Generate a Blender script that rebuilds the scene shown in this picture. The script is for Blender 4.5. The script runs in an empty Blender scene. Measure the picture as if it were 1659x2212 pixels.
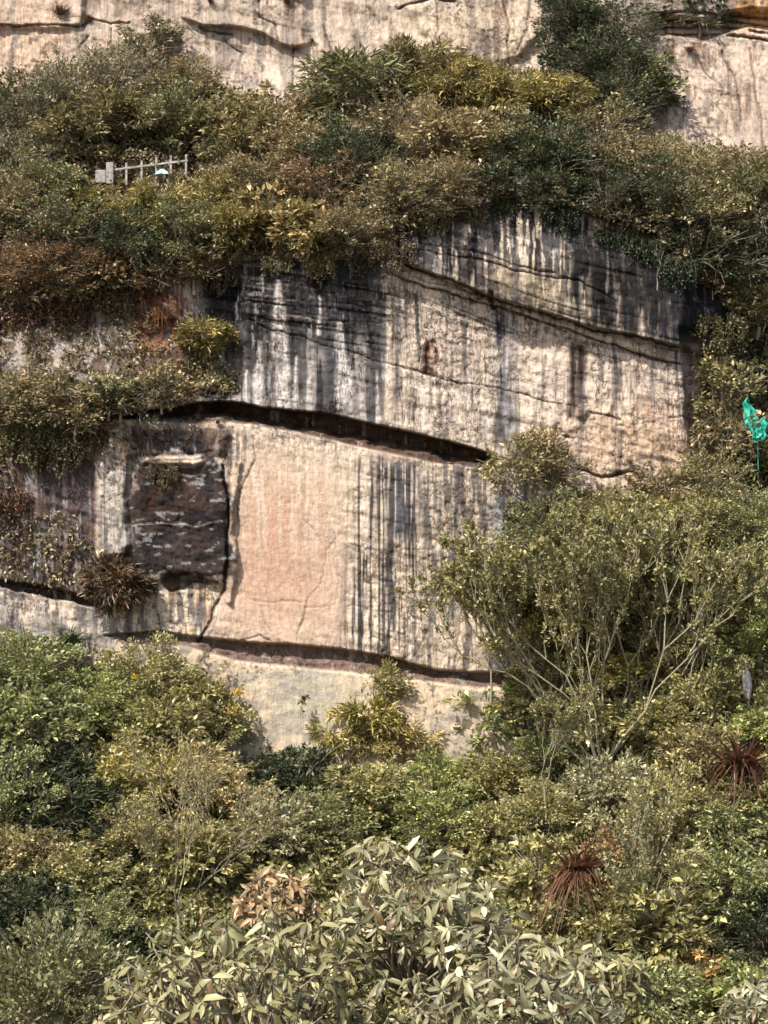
import bpy, math, random
import numpy as np
from mathutils import Vector

# ------------------------------------------------------------------ camera, sky, sun, exposure
R = math.radians
S = bpy.context.scene
CAM_Y, PITCH = -90.0, R(2.0)
cam = bpy.data.cameras.new('camera'); camo = bpy.data.objects.new('camera', cam)
S.collection.objects.link(camo); S.camera = camo
camo.location = (0, CAM_Y, 0); camo.rotation_euler = (R(90) + PITCH, 0, 0)
cam.sensor_fit = 'VERTICAL'; cam.sensor_height = 24.0
FOCAL = 4282.6                      # in units of the 1659 x 2212 layout sheet
cam.lens = 24.0 * FOCAL / 2212.0
cam.clip_start = 0.5; cam.clip_end = 2000

SUN_EL, SUN_AZ = R(50), R(-38)      # azimuth measured from behind the camera, negative = left
w = bpy.data.worlds.new('World'); S.world = w; w.use_nodes = True
nt = w.node_tree; bg = nt.nodes['Background']
sky = nt.nodes.new('ShaderNodeTexSky'); sky.sky_type = 'NISHITA'; sky.sun_disc = False
sky.sun_elevation = SUN_EL
sun_dir = Vector((math.sin(SUN_AZ) * math.cos(SUN_EL), -math.cos(SUN_AZ) * math.cos(SUN_EL), math.sin(SUN_EL)))
sky.sun_rotation = math.atan2(sun_dir.x, sun_dir.y)
sky.air_density = 1.0; sky.dust_density = 3.0
nt.links.new(sky.outputs[0], bg.inputs[0]); bg.inputs[1].default_value = 0.115
sun = bpy.data.lights.new('sun', 'SUN'); sun.energy = 4.1; sun.angle = R(0.6); sun.color = (1.0, 0.94, 0.86)
suno = bpy.data.objects.new('sun', sun); S.collection.objects.link(suno)
suno.rotation_euler = sun_dir.to_track_quat('Z', 'Y').to_euler()
S.view_settings.view_transform = 'Standard'; S.view_settings.look = 'None'
S.view_settings.exposure = 0.75; S.view_settings.gamma = 1.0
S.view_settings.use_curve_mapping = False
S.cycles.max_bounces = 6; S.cycles.diffuse_bounces = 3; S.cycles.transparent_max_bounces = 4

# ------------------------------------------------------------------ helpers
rng = np.random.default_rng(7)
CP, SP = math.cos(PITCH), math.sin(PITCH)
def P(u, v, Y):
    """a point of the place: layout sheet position (u, v) at depth Y metres behind the wall face"""
    u = np.asarray(u, float); v = np.asarray(v, float); Y = np.asarray(Y, float)
    a = (u - 829.5) / FOCAL; b = (1106.0 - v) / FOCAL
    dy = CP - b * SP; dz = SP + b * CP
    t = (Y - CAM_Y) / dy
    return np.stack(np.broadcast_arrays(a * t, Y, dz * t), -1)
def ppm(Y):                          # metres per layout unit at depth Y
    return (Y - CAM_Y) / FOCAL
def lin(r, g, b, k=1.0):
    f = lambda c: ((c / 255) / 12.92 if c <= 10 else ((c / 255 + 0.055) / 1.055) ** 2.4)
    return np.array([f(r) * k, f(g) * k, f(b) * k])
_tab = np.random.default_rng(3).random((512, 512))
def vn(x, y, seed=0):
    x = x + seed * 37.13; y = y + seed * 91.7
    xi = np.floor(x).astype(int); yi = np.floor(y).astype(int)
    fx = x - xi; fy = y - yi
    fx = fx * fx * (3 - 2 * fx); fy = fy * fy * (3 - 2 * fy)
    a = _tab[xi & 511, yi & 511]; b = _tab[(xi + 1) & 511, yi & 511]
    c = _tab[xi & 511, (yi + 1) & 511]; d = _tab[(xi + 1) & 511, (yi + 1) & 511]
    return (a * (1 - fx) + b * fx) * (1 - fy) + (c * (1 - fx) + d * fx) * fy
def fbm(x, y, seed=0, o=4, g=0.5):
    s = 0; a = 1; t = 0
    for i in range(o):
        s = s + a * vn(x * 2 ** i, y * 2 ** i, seed + i * 5); t += a; a *= g
    return s / t
def ss(a, b, x):
    t = np.clip((x - a) / (b - a), 0, 1); return t * t * (3 - 2 * t)
def poly_mask(u, v, pts):
    m = np.zeros(np.shape(u), bool); n = len(pts)
    for i in range(n):
        x0, y0 = pts[i]; x1, y1 = pts[(i + 1) % n]
        if y0 == y1: continue
        c = ((y0 > v) != (y1 > v)) & (u < (x1 - x0) * (v - y0) / (y1 - y0) + x0)
        m ^= c
    return m
def box_blur(a, r):
    for ax in (0, 1):
        p = np.pad(a, [(r + 1, r) if k == ax else (0, 0) for k in (0, 1)], mode='edge')
        c = np.cumsum(p, ax); n = a.shape[ax]
        hi = np.take(c, np.arange(2 * r + 1, 2 * r + 1 + n), ax); lo = np.take(c, np.arange(0, n), ax)
        a = (hi - lo) / (2 * r + 1)
    return a
def line_dist(u, v, pts, pad=40):
    """distance to a polyline (inf outside its padded box)"""
    p = np.array(pts, float); d = np.full(u.shape, 1e9)
    sel = (u > p[:, 0].min() - pad) & (u < p[:, 0].max() + pad) & (v > p[:, 1].min() - pad) & (v < p[:, 1].max() + pad)
    uu, vv = u[sel], v[sel]; dd = np.full(uu.shape, 1e9)
    for i in range(len(p) - 1):
        a, b = p[i], p[i + 1]; e = b - a
        t = np.clip(((uu - a[0]) * e[0] + (vv - a[1]) * e[1]) / max(e @ e, 1e-9), 0, 1)
        dd = np.minimum(dd, np.hypot(uu - a[0] - t * e[0], vv - a[1] - t * e[1]))
    d[sel] = dd; return d
L_ = lambda pts: (lambda u: np.interp(u, [p[0] for p in pts], [p[1] for p in pts]))

def mesh_from(name, co, faces, mat, smooth=False, attrs=None):
    """faces: (n,3) or (n,4) int array, or list of such"""
    me = bpy.data.meshes.new(name)
    co = np.ascontiguousarray(co, np.float32); me.vertices.add(len(co)); me.vertices.foreach_set('co', co.ravel())
    fl = faces if isinstance(faces, list) else [faces]
    fl = [np.asarray(f, np.int32) for f in fl if len(f)]
    nl = sum(f.size for f in fl); npoly = sum(len(f) for f in fl)
    me.loops.add(nl); me.polygons.add(npoly)
    me.loops.foreach_set('vertex_index', np.concatenate([f.ravel() for f in fl]))
    tot = np.concatenate([np.full(len(f), f.shape[1], np.int32) for f in fl])
    st = np.concatenate([[0], np.cumsum(tot)[:-1]]).astype(np.int32)
    me.polygons.foreach_set('loop_start', st)
    if smooth: me.polygons.foreach_set('use_smooth', np.ones(npoly, bool))
    me.update(calc_edges=True)
    for k, (typ, arr) in (attrs or {}).items():
        at = me.attributes.new(k, typ, 'POINT')
        at.data.foreach_set('value' if typ == 'FLOAT' else 'color', np.ascontiguousarray(arr, np.float32).ravel())
    if mat: me.materials.append(mat)
    return me
def link(name, me, parent=None, label=None, cat=None, group=None, kind=None):
    o = bpy.data.objects.new(name, me); S.collection.objects.link(o)
    if parent: o.parent = parent
    if label: o['label'] = label
    if cat: o['category'] = cat
    if group: o['group'] = group
    if kind: o['kind'] = kind
    return o

# ------------------------------------------------------------------ materials
def new_mat(name):
    m = bpy.data.materials.new(name); m.use_nodes = True
    t = m.node_tree; b = t.nodes['Principled BSDF']; return m, t, b
def N(t, typ, **kw):
    n = t.nodes.new(typ)
    for k, v in kw.items(): setattr(n, k, v)
    return n
def rock_material():
    m, t, b = new_mat('rock')
    a = N(t, 'ShaderNodeAttribute', attribute_name='rock_color')
    tc = N(t, 'ShaderNodeTexCoord')
    n1 = N(t, 'ShaderNodeTexNoise'); n1.inputs['Scale'].default_value = 9; n1.inputs['Detail'].default_value = 8
    n1.inputs['Roughness'].default_value = 0.7
    mp = N(t, 'ShaderNodeMapping'); mp.inputs['Scale'].default_value = (1, 1, 0.25)
    t.links.new(tc.outputs['Object'], mp.inputs[0]); t.links.new(mp.outputs[0], n1.inputs['Vector'])
    r = N(t, 'ShaderNodeMapRange'); r.inputs[1].default_value = 0.3; r.inputs[2].default_value = 0.7
    r.inputs[3].default_value = 0.72; r.inputs[4].default_value = 1.22
    t.links.new(n1.outputs[0], r.inputs[0])
    mx = N(t, 'ShaderNodeMix', data_type='RGBA', blend_type='MULTIPLY'); mx.inputs[0].default_value = 1
    t.links.new(a.outputs['Color'], mx.inputs[6]); t.links.new(r.outputs[0], mx.inputs[7])
    def vein(scale, sc3, width, dark, seed):
        mpx = N(t, 'ShaderNodeMapping'); mpx.inputs['Scale'].default_value = sc3; mpx.inputs['Location'].default_value = (seed, seed * 2, seed)
        t.links.new(tc.outputs['Object'], mpx.inputs[0])
        nz = N(t, 'ShaderNodeTexNoise'); nz.inputs['Scale'].default_value = scale; nz.inputs['Detail'].default_value = 4; nz.inputs['Roughness'].default_value = .6; nz.inputs['Distortion'].default_value = .5
        t.links.new(mpx.outputs[0], nz.inputs['Vector'])
        s1 = N(t, 'ShaderNodeMath', operation='SUBTRACT'); s1.inputs[1].default_value = .5; t.links.new(nz.outputs[0], s1.inputs[0])
        s2 = N(t, 'ShaderNodeMath', operation='ABSOLUTE'); t.links.new(s1.outputs[0], s2.inputs[0])
        nm = N(t, 'ShaderNodeTexNoise'); nm.inputs['Scale'].default_value = .55; nm.inputs['Detail'].default_value = 3; t.links.new(mpx.outputs[0], nm.inputs['Vector'])
        mr = N(t, 'ShaderNodeMapRange'); mr.inputs[1].default_value = .44; mr.inputs[2].default_value = .58; mr.inputs[3].default_value = 1.0; mr.inputs[4].default_value = dark
        t.links.new(nm.outputs[0], mr.inputs[0])
        m2 = N(t, 'ShaderNodeMapRange'); m2.inputs[1].default_value = width * .4; m2.inputs[2].default_value = width; m2.inputs[4].default_value = 1.0
        t.links.new(s2.outputs[0], m2.inputs[0]); t.links.new(mr.outputs[0], m2.inputs[3]); return m2.outputs[0]
    col = mx.outputs[2]
    for vv in (vein(1.5, (1, 1, .55), .022, .30, 3), vein(2.6, (.8, .8, 1.2), .020, .35, 11), vein(3.0, (1.6, 1.6, .14), .035, .42, 23)):
        mm = N(t, 'ShaderNodeMix', data_type='RGBA', blend_type='MULTIPLY'); t.links.new(a.outputs['Alpha'], mm.inputs[0])
        t.links.new(col, mm.inputs[6]); t.links.new(vv, mm.inputs[7]); col = mm.outputs[2]
    def runs(scale, zs, lo, hi, seed, amp):
        mpx = N(t, 'ShaderNodeMapping'); mpx.inputs['Scale'].default_value = (1, 1, zs); mpx.inputs['Location'].default_value = (seed, seed, seed)
        t.links.new(tc.outputs['Object'], mpx.inputs[0])
        nz = N(t, 'ShaderNodeTexNoise'); nz.inputs['Scale'].default_value = scale; nz.inputs['Detail'].default_value = 5; nz.inputs['Roughness'].default_value = .65
        t.links.new(mpx.outputs[0], nz.inputs['Vector'])
        m2 = N(t, 'ShaderNodeMapRange'); m2.inputs[1].default_value = lo; m2.inputs[2].default_value = hi; t.links.new(nz.outputs[0], m2.inputs[0])
        ma = N(t, 'ShaderNodeMath', operation='MULTIPLY'); t.links.new(m2.outputs[0], ma.inputs[0]); t.links.new(a.outputs['Alpha'], ma.inputs[1])
        mb = N(t, 'ShaderNodeMath', operation='MULTIPLY'); t.links.new(ma.outputs[0], mb.inputs[0]); mb.inputs[1].default_value = amp; return mb.outputs[0]
    for fac, cc in ((runs(1.7, .07, .56, .62, 5, .62), (.075, .073, .075, 1)), (runs(2.2, .09, .58, .63, 17, .28), (.62, .59, .55, 1)), (runs(4.5, .12, .60, .64, 31, .5), (.10, .09, .085, 1))):
        mm = N(t, 'ShaderNodeMix', data_type='RGBA'); t.links.new(fac, mm.inputs[0]); t.links.new(col, mm.inputs[6]); mm.inputs[7].default_value = cc; col = mm.outputs[2]
    t.links.new(col, b.inputs['Base Color'])
    b.inputs['Roughness'].default_value = 0.95; b.inputs['Specular IOR Level'].default_value = 0.04
    n2 = N(t, 'ShaderNodeTexNoise'); n2.inputs['Scale'].default_value = 5; n2.inputs['Detail'].default_value = 10
    n2.inputs['Roughness'].default_value = 0.65
    t.links.new(tc.outputs['Object'], n2.inputs['Vector'])
    bp = N(t, 'ShaderNodeBump'); bp.inputs['Strength'].default_value = 0.55; bp.inputs['Distance'].default_value = 0.12
    t.links.new(n2.outputs[0], bp.inputs['Height']); t.links.new(bp.outputs[0], b.inputs['Normal'])
    return m
ROCK = rock_material()
def leaf_material():
    """colour from the plant's own object colour, each leaf a little lighter, darker or yellower"""
    m, t, b = new_mat('leaf')
    oi = N(t, 'ShaderNodeObjectInfo'); a = N(t, 'ShaderNodeAttribute', attribute_name='lv')
    cr = N(t, 'ShaderNodeValToRGB'); e = cr.color_ramp.elements
    e[0].position = 0; e[0].color = (0.36, 0.37, 0.34, 1); e[1].position = 1; e[1].color = (3.0, 2.9, 3.0, 1)  # the pale top end paints creamy highlights onto some leaves
    x = e.new(0.45); x.color = (0.9, 0.95, 0.8, 1); x = e.new(0.8); x.color = (1.5, 1.42, 1.3, 1)
    t.links.new(a.outputs['Fac'], cr.inputs[0])
    mx = N(t, 'ShaderNodeMix', data_type='RGBA', blend_type='MULTIPLY'); mx.inputs[0].default_value = 1
    t.links.new(oi.outputs['Color'], mx.inputs[6]); t.links.new(cr.outputs[0], mx.inputs[7])
    t.links.new(mx.outputs[2], b.inputs['Base Color'])
    b.inputs['Roughness'].default_value = 0.42; b.inputs['Specular IOR Level'].default_value = 0.55
    tr = N(t, 'ShaderNodeBsdfTranslucent'); t.links.new(mx.outputs[2], tr.inputs[0])
    ms = N(t, 'ShaderNodeMixShader'); ms.inputs[0].default_value = 0.30
    t.links.new(b.outputs[0], ms.inputs[1]); t.links.new(tr.outputs[0], ms.inputs[2])
    t.links.new(ms.outputs[0], t.nodes['Material Output'].inputs[0])
    return m
LEAF = leaf_material()
def flat_noise_mat(name, c0, c1, scale=6.0, rough=0.85, bump=0.3, obj_color=False):
    m, t, b = new_mat(name)
    n = N(t, 'ShaderNodeTexNoise'); n.inputs['Scale'].default_value = scale; n.inputs['Detail'].default_value = 6
    tc = N(t, 'ShaderNodeTexCoord'); t.links.new(tc.outputs['Object'], n.inputs['Vector'])
    cr = N(t, 'ShaderNodeValToRGB'); cr.color_ramp.elements[0].position = 0.32; cr.color_ramp.elements[1].position = 0.68
    cr.color_ramp.elements[0].color = (*c0, 1); cr.color_ramp.elements[1].color = (*c1, 1)
    t.links.new(n.outputs[0], cr.inputs[0])
    t.links.new(cr.outputs[0], b.inputs['Base Color'])
    b.inputs['Roughness'].default_value = rough
    bp = N(t, 'ShaderNodeBump'); bp.inputs['Strength'].default_value = bump; bp.inputs['Distance'].default_value = 0.03
    t.links.new(n.outputs[0], bp.inputs['Height']); t.links.new(bp.outputs[0], b.inputs['Normal'])
    return m
BARK = flat_noise_mat('bark', (0.18, 0.15, 0.10), (0.36, 0.31, 0.22), 14)
BARK_PALE = flat_noise_mat('pale_bark', (0.16, 0.14, 0.085), (0.36, 0.32, 0.21), 14)
SOIL = flat_noise_mat('soil', (0.05, 0.04, 0.022), (0.10, 0.08, 0.04), 2.5)
CONCRETE = flat_noise_mat('concrete', (0.14, 0.13, 0.115), (0.42, 0.40, 0.37), 5)
TARP_BLUE = flat_noise_mat('pale_blue_tarp', (0.30, 0.60, 0.62), (0.50, 0.78, 0.78), 5, 0.5)
TARP_GREEN = flat_noise_mat('teal_green_sheet', (0.01, 0.24, 0.16), (0.05, 0.52, 0.37), 7, 0.5, .8)

# ------------------------------------------------------------------ the cliff: one relief, split along its beds
us = np.unique(np.concatenate([np.linspace(-600, -40, 20), np.arange(-40, 1702, 2.6), np.linspace(1702, 2260, 20)]))
vs = np.unique(np.concatenate([np.linspace(-420, -30, 14), np.arange(-30, 1660, 2.6)]))
U, V = np.meshgrid(us, vs)                       # rows = v
WU = U + 16 * (fbm(U / 60, V / 60, 1) - 0.5) + 6 * (fbm(U / 14, V / 14, 2) - 0.5)
WV = V + 16 * (fbm(U / 60, V / 60, 3) - 0.5) + 6 * (fbm(U / 14, V / 14, 4) - 0.5)

cu = [-600, 0, 240, 480, 850, 1200, 1480, 1700, 2260]
cv = [-420, 0, 150, 300, 450, 560, 700, 870, 1000, 1250, 1400, 1660]
CY = np.array([
    [11.0, 10.4, 10.2, 10.0, 10.0, 10.2, 10.6, 11.0, 12.0],
    [9.6,  9.3,  9.1,  9.0,  9.0,  9.2,  9.6, 10.0, 11.0],
    [8.8,  8.6,  8.5,  8.6,  8.4,  8.2,  8.8,  9.4, 10.5],
    [6.0,  5.8,  5.6,  5.8,  5.0,  4.6,  6.5,  8.6, 10.0],
    [3.6,  3.4,  3.2,  3.0,  1.2,  1.0,  3.0,  5.5,  8.0],
    [1.8,  1.6,  1.4,  0.9, -0.1,  0.0,  1.2,  3.8,  6.5],
    [1.0,  0.9,  0.9,  0.3,  0.0,  0.0,  0.3,  3.0,  5.5],
    [-0.6, -0.6, -0.5, 0.0,  0.0,  0.0,  0.1,  2.4,  4.5],
    [0.1,  0.0,  0.0,  0.0,  0.0,  0.0,  0.2,  2.0,  4.0],
    [0.0,  0.0, -0.1,  0.0,  0.0,  0.1,  0.3,  1.0,  3.0],
    [0.0,  0.0,  0.0, -0.1, -0.2, -0.1,  0.2,  0.6,  2.0],
    [-0.2, -0.2, -0.2, -0.4, -0.5, -0.4, -0.2, 0.0,  1.0]])
def lattice(u, v):
    i = np.clip(np.searchsorted(cu, u, 'right') - 1, 0, len(cu) - 2); j = np.clip(np.searchsorted(cv, v, 'right') - 1, 0, len(cv) - 2)
    A = np.array(cu, float); B = np.array(cv, float)
    fu = np.clip((u - A[i]) / (A[i + 1] - A[i]), 0, 1); fv = np.clip((v - B[j]) / (B[j + 1] - B[j]), 0, 1)
    return (CY[j, i] * (1 - fu) + CY[j, i + 1] * fu) * (1 - fv) + (CY[j + 1, i] * (1 - fu) + CY[j + 1, i + 1] * fu) * fv
D = box_blur(lattice(U, V), 7)

# -- outlines of the beds, walls and grooves
bed_low = L_([(520, 470), (850, 556), (1060, 640), (1250, 700), (1460, 748), (1600, 760)])      # overhanging bed: lower lip
bed_two = L_([(820, 578), (900, 612), (1060, 655), (1230, 712), (1330, 745), (1450, 782)])
wall_top = L_([(-100, 640), (300, 640), (430, 600), (540, 560), (760, 560), (850, 500), (960, 455), (1080, 450), (1200, 470), (1330, 520), (1480, 600), (1570, 690), (1720, 720)])
r1_top = L_([(240, 900), (330, 884), (420, 872), (500, 868), (560, 878), (700, 894), (820, 920), (960, 950), (1055, 978)])
r1_bot = L_([(240, 905), (420, 912), (500, 912), (560, 918), (700, 946), (820, 974), (960, 1002), (1055, 1012)])
r2_top = L_([(225, 1372), (340, 1362), (430, 1376), (520, 1386), (640, 1392), (740, 1402), (850, 1422), (940, 1446), (1040, 1452), (1150, 1455)])
r2_bot = L_([(225, 1378), (300, 1388), (400, 1396), (520, 1428), (640, 1440), (740, 1450), (850, 1462), (940, 1472), (1040, 1486), (1150, 1476)])
def groove(top, bot, u0, u1, e=3.0, taper=40):
    k = ss(u0, u0 + taper, U) * (1 - ss(u1 - taper, u1, U))
    return ss(-e, e, WV * 0.35 + V * 0.65 - top(U)) * (1 - ss(-e, e, WV * 0.35 + V * 0.65 - bot(U))) * k
# overhanging bed
bed = (1 - ss(-4, 4, V + 0.3 * (WV - V) - bed_low(U))) * ss(800, 860, U) * (1 - ss(1470, 1500, U)) * ss(-60, -20, V - wall_top(U) + 10)
D -= 0.95 * bed
strip = ss(-3, 3, V - bed_low(U)) * (1 - ss(-3, 3, V + 0.3 * (WV - V) - bed_two(U))) * ss(830, 870, U) * (1 - ss(1440, 1470, U))
D -= 0.22 * strip
# the roof-like joint at the left of the main wall: the wall turns away there
D += 0.9 * (1 - ss(505, 530, WU)) * ss(560, 620, V) * (1 - ss(845, 868, V)) * ss(380, 460, U)
g1 = groove(r1_top, r1_bot, 215, 1075, 3, 30); D += 1.7 * g1
g2 = groove(r2_top, r2_bot, 215, 1190, 3, 30); D += 0.62 * g2
# rubble on the floor of the grooves
D -= 1.35 * g1 * ss(0.45, 0.95, (V - r1_top(U)) / np.maximum(r1_bot(U) - r1_top(U), 8) + 0.5 * (fbm(U / 40, V / 14, 60) - 0.5))
D -= 0.45 * g2 * ss(0.35, 0.9, (V - r2_top(U)) / np.maximum(r2_bot(U) - r2_top(U), 8) + 0.6 * (fbm(U / 40, V / 14, 61) - 0.5))
# dark block at the left, standing proud of the warm panel, hollow below it
dark_poly = [(282, 1000), (300, 985), (470, 985), (492, 1010), (494, 1180), (486, 1262), (440, 1250), (400, 1238), (360, 1246), (330, 1262), (300, 1270), (275, 1240)]
BU = WU + 80 * (fbm(U / 50, V / 50, 180) - .5); BV = WV + 80 * (fbm(U / 50, V / 50, 181) - .5)
dark_m = box_blur(poly_mask(BU, BV, dark_poly).astype(float), 2)
D -= 0.22 * box_blur(dark_m, 5)
low_poly = [(250, 1330), (320, 1268), (360, 1256), (400, 1250), (482, 1268), (470, 1300), (432, 1380), (340, 1362), (250, 1372)]
low_m = box_blur(poly_mask(WU, WV, low_poly).astype(float), 2)
D += 0.30 * low_m
hol = box_blur(poly_mask(WU, WV, [(345, 1262), (360, 1240), (400, 1234), (440, 1246), (470, 1262), (420, 1258), (370, 1276)]).astype(float), 1)
D += 1.1 * hol
pil = box_blur(poly_mask(WU, WV, [(206, 1010), (244, 930), (262, 925), (290, 960), (278, 1005), (272, 1060), (276, 1205), (225, 1200), (212, 1120)]).astype(float), 2)
D -= 0.40 * pil
shelf = box_blur(poly_mask(U, V + 0.4 * (WV - V), [(305, 1000), (312, 986), (436, 984), (440, 1000), (420, 1006)]).astype(float), 1)
D -= 0.35 * shelf
topblock = box_blur(poly_mask(WU, WV, [(248, 912), (480, 918), (500, 940), (480, 985), (310, 985), (292, 950)]).astype(float), 3)
D -= 0.25 * topblock
lg_line = [(-60, 1240), (60, 1268), (150, 1290), (235, 1305)]
lg = L_(lg_line)
g3 = ss(-3, 3, WV - lg(U) + 8) * (1 - ss(-3, 3, WV - lg(U) - 12)) * (1 - ss(215, 250, U)); D += 0.7 * g3
# left pale wall edge of the warm panel: a thin standing rib
rib = line_dist(WU, WV, [(516, 1000), (505, 1080), (500, 1150), (508, 1180), (502, 1240), (494, 1300)])
D -= 0.25 * (1 - ss(3, 9, rib))
# below the second groove the foot of the wall stands forward
D -= 0.35 * ss(-2, 6, V - r2_bot(U)) * ss(230, 300, U) * (1 - ss(1120, 1200, U))
# the wall's right end turns into a corner
corner = ss(-5, 5, WU - np.interp(V, [700, 780, 900, 1050], [1466, 1478, 1488, 1496]))
D += corner * ss(700, 720, V) * (1 - ss(1040, 1080, V)) * 0.8
D += ss(1555, 1580, WU) * ss(640, 680, V) * (1 - ss(1040, 1080, V)) * 0.8

# -- upper cliff blocks
ucrack = [(330, 20), (400, 40), (440, 55), (520, 58), (570, 72), (600, 92), (632, 102), (668, 96)]
uc = L_(ucrack)
above = (1 - ss(-3, 3, V - uc(U))) * ss(380, 420, U) * (1 - ss(650, 680, U)); D -= 0.5 * above
D -= 0.4 * box_blur(poly_mask(WU, WV, [(-60, -40), (190, -40), (178, 52), (90, 58), (-60, 54)]).astype(float), 2)
D -= 0.5 * box_blur(poly_mask(WU, WV, [(870, -40), (1190, -40), (1180, 60), (1120, 130), (980, 160), (880, 20)]).astype(float), 3)
rt = L_([(1380, 78), (1450, 76), (1520, 88), (1580, 70), (1620, 62), (1720, 70)])
D += 1.1 * (1 - ss(-3, 3, WV - rt(U))) * ss(-40, -20, V - rt(U) + 10) * ss(1390, 1430, U)
for k in range(4):
    D += 0.35 * (1 - ss(1.5, 4, line_dist(WU, WV, [(1400, 30 + 16 * k), (1480, 24 + 17 * k), (1560, 36 + 14 * k), (1700, 40 + 18 * k)])))

rh = box_blur(poly_mask(WU, WV, [(920, 738), (940, 734), (948, 775), (940, 812), (920, 810), (914, 775)]).astype(float), 1); D += .14 * rh
kn = np.hypot(U - 1254, (V - 892)); D -= .20 * (1 - ss(4, 22, kn))
# -- joints and cracks, plus shade painted under the bed's lips (polyline, half width, depth, stain)
CR = [
 ([(530, 690), (620, 720), (740, 758), (850, 790), (940, 812), (1050, 836), (1150, 858), (1250, 884)], 1.6, 0.10, 0.7),
 ([(820, 530), (900, 534), (1000, 556), (1100, 580), (1250, 610), (1330, 650)], 2.0, 0.14, 0.7),
 ([(1060, 630), (1066, 665)], 4.0, 0.2, 0.8),
 ([(640, 1380), (660, 1300), (690, 1262), (700, 1195), (735, 1150)], 1.4, 0.05, 0.34),
 ([(720, 1150), (728, 1220), (732, 1290), (724, 1310), (655, 1312)], 1.3, 0.04, 0.3),
 ([(655, 1120), (685, 1150), (700, 1195)], 1.3, 0.04, 0.3),
 ([(660, 1310), (640, 1370)], 1.5, 0.06, 0.4),
 ([(535, 1295), (570, 1302), (610, 1296), (648, 1300)], 1.8, 0.04, 0.3),
 ([(520, 1385), (560, 1372), (590, 1382)], 2.0, 0.08, 0.5),
 ([(562, 1310), (572, 1340), (590, 1362)], 1.5, 0.05, 0.35),
 ([(960, 1080), (968, 1160), (960, 1230), (930, 1300), (922, 1360), (890, 1430)], 1.8, 0.07, 0.5),
 ([(985, 1095), (980, 1130), (998, 1160)], 1.8, 0.07, 0.5),
 ([(750, 1310), (800, 1318), (850, 1322)], 1.6, 0.06, 0.5),
 ([(750, 1175), (850, 1192), (940, 1180)], 1.5, 0.04, 0.35),
 ([(484, 1010), (496, 1100), (492, 1200), (484, 1270), (432, 1385)], 3.4, 0.35, 0.6),
 ([(545, 940), (552, 990), (520, 1060), (516, 1130)], 2.2, 0.10, 0.5),
 ([(633, 104), (634, 150), (630, 200)], 2.2, 0.12, 0.55),
 ([(668, 96), (680, 130), (676, 190)], 2.5, 0.12, 0.5),
 ([(0, 50), (50, 54), (110, 50), (178, 54)], 2.5, 0.18, 0.6),
 ([(178, 54), (200, 40), (240, 48), (280, 46)], 2.5, 0.15, 0.6),
 ([(860, 20), (890, 8), (940, -4), (980, 6)], 3.0, 0.25, 0.6),
 ([(1085, -20), (1100, 50), (1096, 110), (1100, 170)], 2.5, 0.12, 0.6),
 ([(1150, -20), (1140, 60), (1110, 120)], 2.0, 0.1, 0.5),
 ([(1620, 110), (1630, 180), (1645, 260), (1650, 320)], 2.4, 0.12, 0.5),
 ([(1500, 95), (1520, 150), (1560, 190)], 2.4, 0.12, 0.5),
 ([(1250, 1010), (1300, 1032), (1360, 1020), (1400, 1040)], 3.5, 0.3, 0.7),
 ([(1220, 1066), (1300, 1080), (1400, 1084)], 4.0, 0.35, 0.7),
 ([(1230, 1090), (1340, 1096), (1420, 1104)], 4.0, 0.3, 0.6),
 ([(1275, 890), (1310, 894), (1340, 902)], 3.0, 0.14, 0.7),
 ([(1300, 920), (1420, 912)], 1.6, 0.05, 0.4),
 ([(1450, 905), (1478, 898), (1500, 910)], 2.2, 0.1, 0.5),
 ([(520, 640), (700, 650), (850, 668)], 1.6, 0.06, 0.5),
 ([(530, 666), (700, 690), (850, 700)], 1.6, 0.06, 0.4),
 ([(540, 610), (700, 612), (860, 640)], 1.8, 0.08, 0.5),
 ([(430, 640), (520, 650)], 2, 0.1, 0.5),
 ([(280, 1130), (350, 1126), (420, 1136), (480, 1124)], 2.0, 0.1, -0.8),
 ([(820, 590), (850, 650), (852, 700), (842, 770)], 2.0, 0.06, 0.4),
]
for ln, dp, st in ((bed_low, .22, .85), (bed_two, .16, .75)):
    xs = np.linspace(845, 1470, 26); CR.append(([(x, float(ln(x)) + 2) for x in xs], 2.6, dp, st))  # dark lines that paint the overhang's shade under both bed lips
CR += [([(868, 520), (960, 528), (1080, 562), (1200, 590)], 1.6, .1, .6), ([(900, 600), (1000, 628), (1060, 648)], 1.5, .08, .5), ([(1080, 668), (1160, 690), (1225, 720)], 2.0, .12, .7),
       ([(700, 60), (712, 110), (700, 170)], 2.2, .14, .6), ([(560, 0), (566, 40), (600, 60), (606, 92)], 2.0, .12, .55), ([(480, 90), (520, 120), (516, 180)], 1.8, .1, .5),
       ([(430, 60), (470, 76), (500, 72)], 2.5, .2, .7), ([(240, 60), (232, 110), (250, 150)], 2.2, .14, .6), ([(190, 70), (170, 100), (176, 130)], 2.0, .12, .5),
       ([(940, -10), (950, 60), (930, 120)], 1.8, .1, .4), ([(1440, 120), (1470, 160), (1460, 230)], 2.2, .14, .55), ([(1560, 110), (1590, 170), (1600, 260)], 2.2, .14, .55)]
crack_stain_and_shade = np.zeros_like(U); pale_stain = np.zeros_like(U)
for pts, hw, dep, st in CR:
    d = line_dist(WU, WV, pts)
    hw *= 0.75 + 0.5 * fbm(U / 30, V / 30, 160)
    k = 1 - ss(hw * 0.4, hw * 1.4, d)
    D += dep * k * 0.8
    if st > 0: crack_stain_and_shade = np.maximum(crack_stain_and_shade, st * k)
    else: pale_stain = np.maximum(pale_stain, -st * k)
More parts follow.
